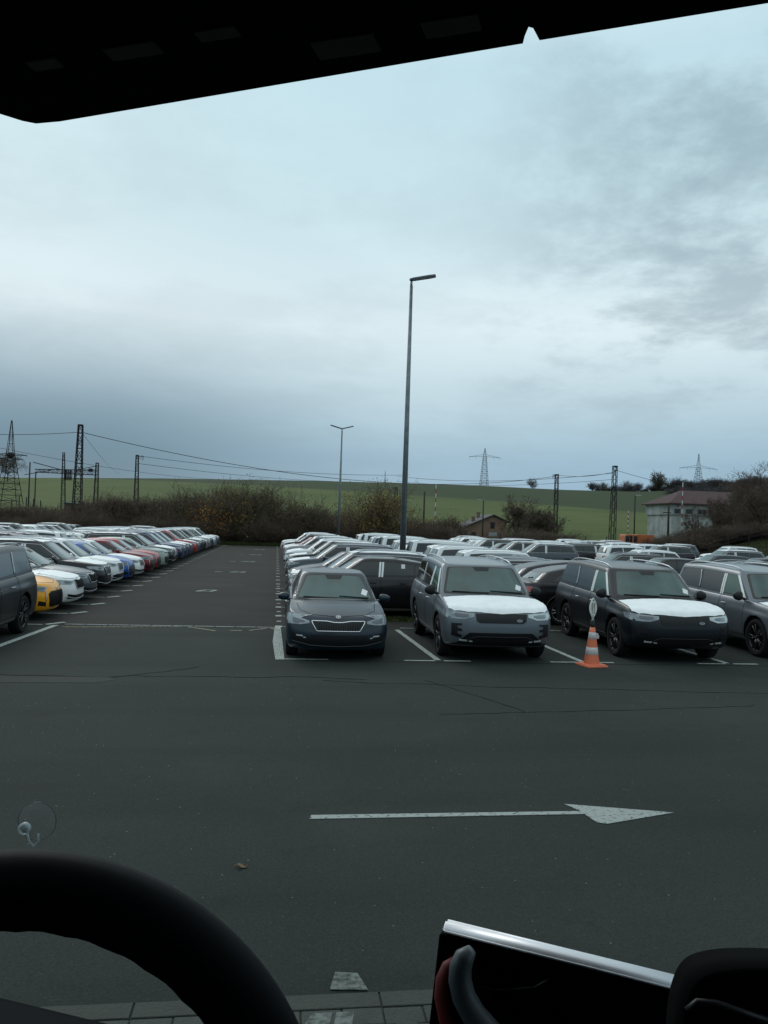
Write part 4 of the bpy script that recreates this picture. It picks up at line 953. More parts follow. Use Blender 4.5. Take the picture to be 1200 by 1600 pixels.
# ------------------------------------------------------------------ traffic cone
def cone():
    g = Vector((5.80, 14.05, 0)); e = empty('traffic_cone', g, R(12)); tagit(e, 'orange and white striped traffic cone with a white oval sign on top', 'traffic cone')
    MO = mat('cone_orange', (.60, .15, .07), .55, var=.12, vscale=14); MWh = mat('cone_reflective_white', (.50, .48, .48), .5, var=.2, vscale=20)
    bm = bmesh.new(); box(bm, -.215, .215, -.215, .215, 0, .035, .012); box(bm, -.19, .19, -.19, .19, .03, .05, .008); link('base', mesh_of(bm, 'base', MO), e)
    H_ = .71; r_ = lambda z: lerp(.150, .045, z/H_)
    bm = bmesh.new(); lathe(bm, [(r_(z), z) for z in (.04, .2, .35, .5, .60, H_)]+[(.001, H_)], 32, 'z'); link('cone_body', mesh_of(bm, 'cone_body', MO, True), e)
    for a, b in ((.22, .35), (.50, .62)):
        bm = bmesh.new(); lathe(bm, [(r_(a)+.0005, a), (r_(a)+.003, a+.002), (r_(b)+.003, b-.002), (r_(b)+.0005, b)], 32, 'z'); link('reflective_band', mesh_of(bm, 'reflective_band', MWh, True), e)
    bm = bmesh.new(); patchp = [(.07, -.03, .50), (.115, -.035, .505), (.125, -.035, .54), (.10, -.03, .60), (.06, -.03, .61)]
    a_ = [bm.verts.new(p) for p in patchp]; b_ = [bm.verts.new((x, y+.01, z)) for x, y, z in patchp]; bm.faces.new(a_); bm.faces.new(b_[::-1])
    for k in range(5): bm.faces.new((a_[k], a_[(k+1) % 5], b_[(k+1) % 5], b_[k]))
    link('loose_band_flap', mesh_of(bm, 'loose_band_flap', MWh), e)
    bm = bmesh.new(); lathe(bm, [(.042, .70), (.046, .74), (.036, .82), (.028, .84), (.001, .84)], 20, 'z'); link('sleeve', mesh_of(bm, 'sleeve', M_TRIM, True), e)
    bm = bmesh.new(); tube(bm, [(0, 0, .80), (0, 0, .92)], .02, 8); link('sign_stem', mesh_of(bm, 'sign_stem', mat('grey_plastic', (.35, .37, .36), .5)), e)
    pts = []
    for i in range(25):
        t = i/24; z = lerp(.87, 1.25, t); pts.append((.078*math.sin(math.pi*t)**.85, z))
    ol = [(x, z) for x, z in pts] + [(-x, z) for x, z in pts[-2:0:-1]]
    bm = bmesh.new(); a_ = [bm.verts.new((x, -.008, z)) for x, z in ol]; b_ = [bm.verts.new((x, .008, z)) for x, z in ol]; bm.faces.new(a_); bm.faces.new(b_[::-1]); n = len(ol)
    for k in range(n): bm.faces.new((a_[k], a_[(k+1) % n], b_[(k+1) % n], b_[k]))
    sg = link('sign_plate', mesh_of(bm, 'sign_plate', mat('sign_white', (.66, .68, .62), .5)), e)
    bm = bmesh.new()                                               # two columns of upright lettering and two arrow marks
    def bar(x0, x1, z0, z1): box(bm, x0, x1, -.0115, -.0085, z0, z1)
    rr = random.Random(3)
    for cx_, zlo, zhi in ((-.022, .945, 1.165), (.022, .955, 1.175)):
        z = zlo
        while z < zhi-.02:
            hgt = .026; k = rr.randint(0, 3); w_ = .013
            bar(cx_-w_, cx_+w_, z, z+.006)
            if k != 1: bar(cx_-w_, cx_+w_, z+hgt-.008, z+hgt-.002)
            if k in (0, 3): bar(cx_-w_, cx_-w_+.006, z+.0061, z+hgt-.0081)
            else: bar(cx_+w_-.006, cx_+w_, z+.0061, z+hgt-.0081)
            z += hgt+.005
    for zc, s_ in ((1.205, 1), (.915, -1)):
        a_ = [bm.verts.new((x, -.0115, zc+z*s_)) for x, z in ((-.014, -.012), (.014, -.012), (.008, .014), (-.008, .014))]; b_ = [bm.verts.new((v.co.x, -.0085, v.co.z)) for v in a_]
        bm.faces.new(a_); bm.faces.new(b_[::-1])
        for k in range(4): bm.faces.new((a_[k], a_[(k+1) % 4], b_[(k+1) % 4], b_[k]))
    link('lettering', mesh_of(bm, 'lettering', mat('sign_black', (.01, .01, .01), .6)), sg)
cone()

# ------------------------------------------------------------------ vegetation
def branches(seed, h, spread, n_stem, levels, trunk_r, trunk_h=0.0, kids=5, droop=.0, up=.5, tw=.012):
    r = np.random.default_rng(seed); segs = []; tips = []
    def grow(p, d, L_, rad, lev):
        n = 4; q = p.copy(); dd = d.copy()
        for i in range(n):
            dd = dd + r.normal(0, .16, 3) + np.array([0, 0, up*.10-droop*.12]); dd /= np.linalg.norm(dd)
            q2 = q + dd*L_/n; r0 = rad*(1-i/n*.7); r1 = rad*(1-(i+1)/n*.7); segs.append((q, q2, max(r0, tw), max(r1, tw*.8)))
            if lev > 0 and i >= (1 if lev < levels else 0):
                for k in range(kids if i else 2):
                    a = r.uniform(0, 2*np.pi); side = np.cross(dd, [math.cos(a), math.sin(a), .3]); side /= np.linalg.norm(side)+1e-9
                    nd = dd*.62 + side*.75 + np.array([0, 0, .18*up]); nd /= np.linalg.norm(nd)
                    grow(q2 - dd*L_/n*r.uniform(0, 1), nd, L_*r.uniform(.38, .62), r1*.55, lev-1)
            q = q2
        tips.append(q)
    if trunk_h > 0:
        p = np.array([0., 0., -.3]); top = np.array([r.normal(0, .15), r.normal(0, .15), trunk_h]); segs.append((p, top, trunk_r*1.25, trunk_r)); base = top
    for k in range(n_stem):
        a = 2*np.pi*k/n_stem + r.uniform(-.4, .4); t = spread*r.uniform(.35, 1)
        d = np.array([math.cos(a)*t, math.sin(a)*t, 1.0]); d /= np.linalg.norm(d)
        p0 = base if trunk_h > 0 else np.array([math.cos(a)*.5*spread*r.uniform(0, 1), math.sin(a)*.5*spread*r.uniform(0, 1), -.1])
        grow(p0, d, (h-trunk_h)*r.uniform(.7, 1.05), trunk_r*(.6 if trunk_h > 0 else 1), levels)
    return segs, np.array(tips)
def segs_arrays(segs, sides=3):
    P0 = np.array([s[0] for s in segs]); P1 = np.array([s[1] for s in segs]); R0 = np.array([s[2] for s in segs]); R1 = np.array([s[3] for s in segs])
    D = P1-P0; D /= np.linalg.norm(D, axis=1, keepdims=True)+1e-9
    U = np.cross(D, np.where(np.abs(D[:, 2:3]) < .9, [[0, 0, 1.]], [[1., 0, 0]])); U /= np.linalg.norm(U, axis=1, keepdims=True)+1e-9; W2 = np.cross(D, U)
    V = np.zeros((len(segs), 2*sides, 3))
    for k in range(sides):
        a = 2*np.pi*k/sides; o = U*math.cos(a)+W2*math.sin(a); V[:, k] = P0+o*R0[:, None]; V[:, sides+k] = P1+o*R1[:, None]
    b = (np.arange(len(segs))*2*sides)[:, None]
    Q = np.concatenate([b+np.array([[k, (k+1) % sides, sides+(k+1) % sides, sides+k]]) for k in range(sides)])
    return V.reshape(-1, 3), Q
def leaf_arrays(tips, n, size, jit, seed):
    r = np.random.default_rng(seed); c = tips[r.integers(0, len(tips), n)] + r.normal(0, jit, (n, 3)); c[:, 2] = np.maximum(c[:, 2], .05)
    a = r.normal(0, 1, (n, 3)); a /= np.linalg.norm(a, axis=1, keepdims=True); b = np.cross(a, r.normal(0, 1, (n, 3))); b /= np.linalg.norm(b, axis=1, keepdims=True)+1e-9
    s = size*r.uniform(.5, 1.3, n)[:, None]; V = np.stack([c-a*s, c-b*s*.5, c+a*s, c+b*s*.5], 1).reshape(-1, 3)
    return V, np.arange(4*n).reshape(-1, 4)
def leafmat(name, c, var=.4): return mat(name, c, .85, spec=.15, var=var, vscale=.9, detail=3)
M_TWIG = mat('bare_twig_bark', (.105, .080, .062), .9, spec=.1, var=.35, vscale=.7)
M_TWIGR = mat('reddish_twig_bark', (.080, .048, .036), .9, spec=.1, var=.35, vscale=.7)
M_BARK = mat('tree_bark', (.045, .038, .032), .9, spec=.1, var=.3, vscale=3)
M_LBROWN = leafmat('brown_leaves', (.115, .080, .045)); M_LOLIVE = leafmat('olive_leaves', (.100, .100, .042)); M_LORANGE = leafmat('orange_leaves', (.46, .19, .045)); M_LYEL = leafmat('ochre_leaves', (.20, .14, .042)); M_LDARK = leafmat('dark_leaves', (.045, .050, .030))

protos = []
for sd_ in range(4):
    sg_, tp_ = branches(40+sd_, 5.2, .75, 16, 2, .035, 0, 4, up=.7, tw=.014)
    protos.append((segs_arrays(sg_), tp_))
def scatter_mass(name, places, twig, leaf, nleaf, lsize, label, cat, seed):
    r = np.random.default_rng(seed); VV, QQ, LV, LQ = [], [], [], []; nv = nl = 0
    for (x, y, sc, hs) in places:
        (V, Q), tp = protos[r.integers(0, 4)]; a = r.uniform(0, 6.28); ca, sa = math.cos(a), math.sin(a); M = np.array([[ca, -sa, 0], [sa, ca, 0], [0, 0, 1]])
        S = np.array([sc, sc, sc*hs]); z = terr(x, y)
        VV.append((V@M.T)*S+[x, y, z]); QQ.append(Q+nv); nv += len(V)
        if nleaf:
            v, q = leaf_arrays(tp, int(nleaf*sc), lsize, .18, int(r.integers(1e6))); LV.append((v@M.T)*S+[x, y, z]); LQ.append(q+nl); nl += len(v)
    V = np.concatenate(VV); Q = np.concatenate(QQ); nq = len(Q)
    if nleaf: Q = np.concatenate([Q, np.concatenate(LQ)+len(V)]); V = np.concatenate([V, np.concatenate(LV)])
    me = np_mesh(name, V, Q, [twig, leaf]); mi = np.zeros(len(Q), dtype=np.int32); mi[nq:] = 1
    me.polygons.foreach_set('material_index', mi); o = link(name, me); return tagit(o, label, cat, kind='stuff')
pl = []; rr = random.Random(11)
def gx(px, Y): return at(px, 800, Y).x
for px, top in [(p, None) for p in range(-20, 905, 9)]:
    Y = rr.uniform(89, 101)
    if px < 150: hs = rr.uniform(.34, .48)
    elif px < 430: hs = rr.uniform(.55, .80)
    elif px < 460: hs = rr.uniform(.35, .5)
    elif px < 560: hs = rr.uniform(.38, .62)
    elif px < 700: hs = rr.uniform(.34, .5)
    elif px < 800: hs = rr.uniform(.10, .16); Y = rr.uniform(88, 96)
    elif px < 870: hs = rr.uniform(.22, .34)
    else: hs = rr.uniform(.15, .25)
    pl.append((gx(px, Y), Y, rr.uniform(.8, 1.1)*(1 if hs > .3 else .75), hs))
for px in range(-30, 470, 14): Y = rr.uniform(92, 104); pl.append((gx(px, Y), Y, rr.uniform(.8, 1.1), rr.uniform(.30, .50)*(.7 if px < 150 else 1)))
scatter_mass('thicket', pl, M_TWIG, M_LBROWN, 900, .07, 'brown leafless thicket running along the far edge of the lot', 'thicket', 3)
pl = []
for px in range(-20, 880, 10): Y = rr.uniform(83, 87); pl.append((gx(px, Y), Y, rr.uniform(.35, .5), rr.uniform(.6, .9)*(.42 if 700 < px < 810 else 1)))
scatter_mass('undergrowth', pl, M_TWIG, M_LOLIVE, 1500, .09, 'dark low undergrowth at the foot of the thicket', 'undergrowth', 5)
pl = []
for px in range(1030, 1215, 7): Y = rr.uniform(88, 98); pl.append((gx(px, Y), Y, rr.uniform(.7, .95), rr.uniform(.30, .42)*(1 if px < 1110 else .85)))
scatter_mass('hedge', pl, M_TWIG, M_LDARK, 900, .08, 'dark twiggy hedge in front of the white building', 'hedge', 8)

def bush(name, px, Y, base_w, h, leafm, nleaf, label, seed, stems=16, lsize=.09, twm=None, cat='bush'):
    x = gx(px, Y); e = empty(name, (x, Y, terr(x, Y))); tagit(e, label, cat)
    sg_, tp_ = branches(seed, h, base_w, stems, 2, .04, 0, 4, up=.6, tw=.014)
    V, Q = segs_arrays(sg_); link('stems', np_mesh('stems', V, Q, twm or M_TWIG), e)
    V, Q = leaf_arrays(tp_, nleaf, lsize, .25, seed); link('foliage', np_mesh('foliage', V, Q, leafm), e)
    return e
bush('orange_bush', 334, 84.5, .5, 2.8, M_LORANGE, 2400, 'small bright orange-leaved bush at the left end of the aisle mouth', 71)
bush('ochre_bush', 357, 85.5, .7, 4.2, M_LYEL, 4200, 'ochre and orange bush just right of the small orange bush', 72)
bush('olive_bush', 402, 86, .8, 4.7, M_LOLIVE, 6500, 'tall dark olive bush closing the end of the aisle', 73)
bush('olive_bush', 380, 88, .8, 4.8, M_LOLIVE, 2600, 'tall olive brown bush behind the ochre bush', 74)
bush('ochre_bush', 590, 86, .9, 5.0, M_LYEL, 8000, 'large ochre bush right of the two-headed lamp post', 75)
bush('olive_bush', 478, 87, .8, 4.2, M_LOLIVE, 2600, 'thin olive bush left of the two-headed lamp post', 76)
bush('brown_bush', 707, 96, .8, 3.0, M_LBROWN, 2600, 'round dark brown bush left of the old brick house', 77)
bush('green_bush', 300, 87, .8, 4.0, M_LOLIVE, 3500, 'greenish bush inside the brown thicket left of the orange bush', 78)
def tree(name, px, Y, h, spread, label, seed, leafm=None, nleaf=0, stems=7, levels=3, tr=.16, th=None, lsize=.12, kids=3, tw=.018, cat='tree'):
    x = gx(px, Y); e = empty(name, (x, Y, terr(x, Y))); tagit(e, label, cat)
    th = th or h*.25; sg_, tp_ = branches(seed, h, spread, stems, levels, tr, th, kids, up=.5, tw=tw)
    V, Q = segs_arrays(sg_[:1]+[s for s in sg_[1:] if s[2] > tr*.32], 6); link('trunk', np_mesh('trunk', V, Q, M_BARK, True), e)
    V, Q = segs_arrays([s for s in sg_[1:] if s[2] <= tr*.32]); cr_o = link('crown', np_mesh('crown', V, Q, M_TWIG), e)
    if leafm: V, Q = leaf_arrays(tp_, nleaf, lsize, .3, seed); link('foliage', np_mesh('foliage', V, Q, leafm), cr_o)
    return e
tree('bare_tree', 846, 108, 4.4, .9, 'rounded dark tree between the old house and the lattice mast', 81, M_LDARK, 2600, stems=8)
tree('bare_tree', 806, 118, 5.6, .6, 'thin bare tree right behind the old house', 82, stems=5)
tree('bare_tree', 1192, 96, 7.2, .7, 'large bare tree at the right edge of the picture', 83, stems=6, tr=.22, kids=3)
tree('bare_tree', 1146, 106, 5.2, .7, 'bare tree standing before the red-roofed building', 84, stems=5, kids=2)
tree('bare_tree', 1092, 116, 4.6, .8, 'small bare tree before the left half of the red-roofed building', 88, stems=4, kids=2)
tree('bare_tree', 1122, 112, 5.6, .8, 'bare tree in front of the middle of the red-roofed building', 87, stems=5, kids=3)
tree('bare_tree', 1222, 90, 6.0, .8, 'bare tree partly outside the right edge of the picture', 85, stems=5, kids=3)
tree('bare_tree', 1172, 128, 9.0, .7, 'bare tree rising behind the red-roofed building', 86, stems=5, kids=3)
tree('skyline_tree', 1028, 440, 8.0, 1.1, 'dense round dark tree on the skyline left of the right pylon', 91, M_LDARK, 1600, stems=8, lsize=.35, tw=.04, tr=.3, kids=2, th=1.2)
tree('skyline_tree', 832, 436, 4.6, 1.1, 'small lone bare tree on the skyline between pylon and mast', 92, stems=8, tw=.035, levels=2, th=.4)
tree('skyline_tree', 942, 450, 4.8, .9, 'low bare tree on the skyline right of the tallest mast', 93, stems=7, tw=.04, levels=2, th=.4)
tree('skyline_tree', 978, 450, 6.0, .9, 'bare tree on the skyline left of the dense dark tree', 94, stems=7, tw=.04, levels=2, th=.4)
for i, px in enumerate((10, -14)): tree('bare_tree', px, 330, 10, .7, ('pale bare tree behind the left pylon', 'pale bare tree at the left edge of the picture')[i], 95+i, stems=6, tw=.03, levels=2, kids=4)
# wooded crest on the right
woodp = []
for px in range(925, 1260, 6):
    Y = rr.uniform(430, 480); x = gx(px, Y); woodp.append((x, Y, rr.uniform(.9, 1.4)*(1.0 if px > 1040 else .6), rr.uniform(.55, .85)))
for px in range(1060, 1260, 9):
    Y = rr.uniform(300, 380); x = gx(px, Y); woodp.append((x, Y, rr.uniform(1.0, 1.4), rr.uniform(.5, .7)))
def wood():
    r = np.random.default_rng(21); VV, QQ = [], []; nv = 0; pr = []
    for k in range(3):
        sg_, tp_ = branches(200+k, 7.5, .7, 8, 2, .16, 1.0, 4, up=.6, tw=.035); a, b = segs_arrays(sg_); c, d = leaf_arrays(tp_, 260, .28, .5, k); pr.append((np.concatenate([a, c]), np.concatenate([b, d+len(a)])))
    for x, y, sc, hs in woodp:
        V, Q = pr[r.integers(0, 3)]; a = r.uniform(0, 6.28); M = np.array([[math.cos(a), -math.sin(a), 0], [math.sin(a), math.cos(a), 0], [0, 0, 1]])
        VV.append((V@M.T)*[sc, sc, sc*hs]+[x, y, terr(x, y)-.4]); QQ.append(Q+nv); nv += len(V)
    o = link('wood', np_mesh('wood', np.concatenate(VV), np.concatenate(QQ), mat('distant_wood_bark', (.085, .080, .080), .95, spec=.05, var=.3, vscale=.1)))
    tagit(o, 'far leafless wood along the crest on the right', 'wood', kind='stuff')
wood()

# ------------------------------------------------------------------ masts, pylons, wires
M_MAST = mat('dark_mast_steel', (.018, .017, .018), .8, .2); M_PYL = mat('pylon_steel', (.050, .060, .068), .7, .3); M_WIRE = mat('cable', (.02, .022, .024), .7)
M_WOODP = mat('dark_wood_pole', (.028, .024, .022), .9)
def lattice(bm, p0, w0, p1, w1, n, r_, diag=True):
    p0, p1 = Vector(p0), Vector(p1); ax = (p1-p0).normalized(); u = Vector((1, 0, 0)) if abs(ax.x) < .9 else Vector((0, 0, 1)); v = ax.cross(u).normalized(); u = v.cross(ax).normalized()
    cs = [(1, 1), (-1, 1), (-1, -1), (1, -1)]
    def pt(t, c): w_ = lerp(w0, w1, t)/2; return p0.lerp(p1, t)+u*(c[0]*w_)+v*(c[1]*w_)
    for c in cs: tube(bm, [pt(0, c), pt(1, c)], r_, 4)
    for i in range(n):
        a, b = i/n, (i+1)/n
        for k in range(4):
            c1, c2 = cs[k], cs[(k+1) % 4]
            tube(bm, [pt(a, c1), pt(b, c2)] if i % 2 == k % 2 else [pt(a, c2), pt(b, c1)], r_*.6, 3)
            if diag: tube(bm, [pt(b, c1), pt(b, c2)], r_*.6, 3)
mast_tops = {}
def mast(px, py_top, px_b, Y, w0, w1, label, arm=None, n=13):
    t = at(px, py_top, Y); z0 = terr(t.x, Y); bx_ = at(px_b, 820, Y).x
    e = empty('lattice_mast', (bx_, Y, z0)); tagit(e, label, 'mast', 'lattice masts along the railway'); hh = t.z-z0; dx = t.x-bx_
    bm = bmesh.new(); lattice(bm, (0, 0, -.2), w0, (dx, 0, hh), w1, n, .06); box(bm, dx-w1*.6, dx+w1*.6, -w1*.6, w1*.6, hh-.05, hh+.12)
    link('tower', mesh_of(bm, 'tower', M_MAST), e)
    if arm:
        bm = bmesh.new(); tube(bm, [(dx, 0, hh-.15), (dx+arm, 0, hh+.0)], .05, 4); tube(bm, [(dx+arm, 0, hh), (dx+arm*.95, 0, hh-.7)], .05, 4); tube(bm, [(dx, 0, hh-.9), (dx+arm*.8, 0, hh-.1)], .03, 4); link('arm', mesh_of(bm, 'arm', M_MAST), e)
    return Vector((t.x, Y, t.z))
mA = mast(126, 665, 119, 90, 1.0, .42, 'tall dark lattice mast standing on the left against the sky', None, 15)
mB = mast(152, 724, 148, 150, .9, .42, 'smaller dark lattice mast carrying the gantry', None, 12)
mC = mast(214.5, 712, 212, 130, .8, .36, 'dark lattice mast with a short side arm above the brown thicket', .9)
mD = mast(870, 742, 868, 135, .62, .50, 'slim dark lattice mast with a hooked arm right of the old house', -.7)
mE = mast(961, 729, 957, 120, .85, .55, 'thick dark lattice mast left of the orange truck', .35)
mF = mast(619, 762, 619, 190, .9, .5, 'short lattice mast in front of the field, left of the tall lamp post', -.8, 8)
def post(name, px, pyt, Y, r_, m_, label, cat, group=None, extra=None):
    t = at(px, pyt, Y); z0 = terr(t.x, Y); e = empty(name, (t.x, Y, z0)); tagit(e, label, cat, group); bm = bmesh.new(); tube(bm, [(0, 0, -.2), (0, 0, t.z-z0)], [r_*1.2, r_], 8); link('pole', mesh_of(bm, 'pole', m_, True), e)
    return e, t.z-z0
e, h_ = post('wooden_pole', 663.5, 768, 125, .13, M_WOODP, 'plain dark wooden pole just right of the tall lamp post', 'pole')
e, h_ = post('street_lamp', 755.5, 782, 125, .10, M_WOODP, 'thin dark street lamp with a small head pointing left before the old house', 'street lamp')
bm = bmesh.new(); tube(bm, [(0, 0, h_), (-.5, 0, h_+.1)], .04, 5); box(bm, -1.0, -.45, -.12, .12, h_+.02, h_+.16, .03); link('lamp_head', mesh_of(bm, 'lamp_head', mat('pale_lamp_head', (.35, .37, .36), .5)), e)
e, h_ = post('street_lamp', 992.5, 774, 120, .10, M_WOODP, 'thin dark street lamp with a small head pointing right behind the orange truck', 'street lamp')
bm = bmesh.new(); tube(bm, [(0, 0, h_), (.5, 0, h_)], .04, 5); box(bm, .4, .95, -.12, .12, h_-.06, h_+.08, .03); link('lamp_head', mesh_of(bm, 'lamp_head', MATS['pale_lamp_head']), e)
e, h_ = post('wooden_pole', 1045, 790, 118, .16, M_WOODP, 'dark pole with a crossbar left of the white building', 'pole')
bm = bmesh.new(); box(bm, -.9, .4, -.06, .06, h_-1.2, h_-1.05); link('crossbar', mesh_of(bm, 'crossbar', M_WOODP), e)
e, h_ = post('wooden_pole', 47, 722, 150, .12, M_WOODP, 'thin dark pole between the left pylon and the gantry', 'pole')
e, h_ = post('wooden_pole', 56, 738, 150, .11, M_WOODP, 'shorter thin pole under the left end of the gantry', 'pole')
def barrier(px, pyt, pyb, Y, label):
    t = at(px, pyt, Y); b = at(px-1, pyb, Y); e = empty('barrier_boom', (t.x, Y, terr(t.x, Y))); tagit(e, label, 'barrier', 'raised level crossing barriers'); z0 = terr(t.x, Y); n = 11; z1 = t.z-z0; zb_ = max(.8, b.z-z0)
    bm = bmesh.new()
    for i in range(n):
        tube(bm, [(0, 0, lerp(zb_, z1, i/n)), (0, 0, lerp(zb_, z1, (i+1)/n))], .075, 8, mi=i % 2)
    me = mesh_of(bm, 'boom', [mat('barrier_white', (.5, .52, .5), .6), mat('barrier_red', (.28, .03, .025), .6)]); link('boom', me, e)
    bm = bmesh.new(); box(bm, -.25, .25, -.25, .25, 0, zb_+.1, .03); link('drive_box', mesh_of(bm, 'drive_box', mat('grey_metal_box', (.2, .2, .2), .6)), e)
barrier(681.5, 757, 834, 118, 'red and white barrier boom raised upright left of the old house')
barrier(982, 798, 838, 110, 'short red and white barrier boom raised behind the orange truck')
barrier(1067, 754, 830, 112, 'white and red barrier boom raised in front of the white building')

def pylon(px, py_top, Y, base_w, top_w, arms, label, n=12, zsink=0, r_=.12, nest=None, m_=None):
    t = at(px, py_top, Y); z0 = terr(t.x, Y)-zsink; H_ = t.z-z0; e = empty('electricity_pylon', (t.x, Y, z0)); tagit(e, label, 'pylon', 'electricity pylons')
    bm = bmesh.new(); za = H_*arms[0][0]; lattice(bm, (0, 0, -.5), base_w, (0, 0, za), top_w, n, r_); lattice(bm, (0, 0, za), top_w, (0, 0, H_), .15, max(3, n//3), r_*.8); link('tower', mesh_of(bm, 'tower', m_ or M_PYL), e)
    for fr, half, curve in arms:
        z = H_*fr; bm = bmesh.new()
        for sg in (1, -1):
            tip = Vector((sg*half, 0, z+curve)); st = top_w*.5
            tube(bm, [(sg*st, 0, z+half*.11), tip], r_*.8, 4); tube(bm, [(sg*st, 0, z-.1), tip], r_*.8, 4); tube(bm, [(sg*st, top_w*.4, z), tip], r_*.6, 3)
            for k in range(1, 5):
                f_ = k/5; tube(bm, [Vector((sg*st, 0, z+half*.11)).lerp(tip, f_), Vector((sg*st, 0, z-.1)).lerp(tip, max(0, f_-.12))], r_*.45, 3)
            for f_ in (.98, .55): q = Vector((sg*st, 0, z)).lerp(tip, f_); tube(bm, [q, q-Vector((0, 0, half*.13))], r_*.6, 3)
        link('crossarm', mesh_of(bm, 'crossarm', m_ or M_PYL), e)
    if nest:
        bm = bmesh.new(); bmesh.ops.create_icosphere(bm, subdivisions=3, radius=nest)
        for v in bm.verts: v.co *= 1+random.uniform(-.18, .18); v.co.z *= .8; v.co.z += H_*arms[0][0]
        link('nest', mesh_of(bm, 'nest', M_MAST), e)
    return Vector((t.x, Y, t.z)), e
pA, _ = pylon(18.5, 657, 195, 5.2, 1.5, [(.585, 3.7, .1), (.54, 2.9, 0)], 'large dark electricity pylon at the left edge with a round clump on its arms', 9, 0, .085, .85, M_MAST)
pB, _ = pylon(758, 700, 432, 4.2, 1.6, [(.78, 9.0, -.6)], 'pale electricity pylon standing alone on the skyline in the middle', 14, 0, .085)
pC, _ = pylon(1092, 709, 432, 5.0, 1.7, [(.62, 11.6, -.7)], 'electricity pylon with wide arms above the wood on the right', 12, 0, .09)
pD, _ = pylon(602, 736, 820, 5.0, 2.0, [(.62, 9.0, -.4)], 'small faraway electricity pylon on the skyline left of the tall lamp post', 10, 20, .13)
# gantry spanning the tracks on the left
def gantry():
    a = at(66, 735, 150); b = at(151, 735, 150); e = empty('gantry', (a.x, 150, terr(a.x, 150))); z0 = terr(a.x, 150); tagit(e, 'dark horizontal lattice gantry reaching left from the smaller mast', 'gantry')
    L_ = b.x-a.x; h1 = a.z-z0; bm = bmesh.new(); lattice(bm, (-1.2, 0, h1-.1), .5, (L_, 0, h1), .9, 14, .06)
    tube(bm, [(-1.6, 0, h1+1.4), (3.5, 0, h1+.2)], .07, 4); tube(bm, [(L_, 0, h1+1.2), (L_*.6, 0, h1+.3)], .06, 4); tube(bm, [(-3, 0, h1-.9), (1.5, 0, h1+.1)], .06, 4)
    link('truss', mesh_of(bm, 'truss', M_MAST), e)
    bm = bmesh.new()
    for k in range(4): x_ = L_*.42+k*.35; lattice(bm, (x_, 0, h1-1.6), .25, (x_, 0, h1+.2), .25, 4, .04)
    box(bm, L_*.85, L_*.85+.7, -.2, .2, h1+.1, h1+.7, .05); link('hangers', mesh_of(bm, 'hangers', M_MAST), e)
    bm = bmesh.new(); lattice(bm, (L_*.42, 0, -1), .9, (L_*.38, 0, h1+3.4), .3, 14, .05); link('column', mesh_of(bm, 'column', M_MAST), e)
gantry()
def substation(px, Y, n, label):
    x = gx(px, Y); e = empty('switchgear', (x, Y, terr(x, Y))); tagit(e, label, 'switchgear'); bm = bmesh.new()
    for k in range(n): 
        hh = 4.0+random.uniform(-.4, 1.2); tube(bm, [(k*1.3, 0, 0), (k*1.3, 0, hh)], .09, 6)
        for q in range(5): lathe(bm, [(.05, 0), (.2, .05), (.05, .1)], 8, 'z', 0, (k*1.3, 0, hh-.3-q*.28))
    box(bm, -.3, n*1.3-.8, -.1, .1, 2.2, 2.35); link('insulators', mesh_of(bm, 'insulators', M_MAST), e)
substation(18, 160, 5, 'dark electrical switchgear with upright insulators left of the tall mast')
def wire(p, q, sag, label, r_=.022, n=28):
    p, q = Vector(p), Vector(q); pts = [p.lerp(q, i/n)-Vector((0, 0, 4*sag*(i/n)*(1-i/n))) for i in range(n+1)]
    bm = bmesh.new(); tube(bm, pts, r_, 4); o = link('overhead_wire', mesh_of(bm, 'overhead_wire', M_WIRE, True)); tagit(o, label, 'wire', 'overhead power lines')
wire(at(126, 675, 90), mD-Vector((0, 0, .2)), 3.2, 'long sagging overhead wire from the tall left mast to the slim mast on the right', .035, 48)
wire(at(-60, 676, 100), at(126, 675, 90), .25, 'overhead wire running left out of the picture from the tall left mast', .03)
wire(mC, at(640, 742, 170), 1.0, 'overhead wire from the short-armed mast towards the tall lamp post', .035)
wire(at(128, 676, 90), at(188, 741, 300), .8, 'steep thin wire dropping from the tall left mast to the skyline', .025)
wire(mD, mE+Vector((0, 0, -.8)), .5, 'wire strung between the slim mast and the thick mast', .03)
wire(mE+Vector((0, 0, -.5)), at(1260, 768, 110), 1.5, 'wire leaving the thick mast towards the right edge', .03)
wire(at(620, 744, 180), at(960, 739, 122), 1.2, 'low wire passing behind the tall lamp post to the thick mast', .035)
wire(mC-Vector((0, 0, 1.2)), at(520, 752, 200), .5, 'faint lower wire running right from the short-armed mast', .035)
wire(mE-Vector((0, 0, 2.0)), at(620, 752, 190), 1.0, 'lower wire running left from the thick mast along the skyline', .03)
wire(at(0, 700, 195), at(420, 748, 420), 3.0, 'thin wire slanting from the left pylon to the skyline', .05)

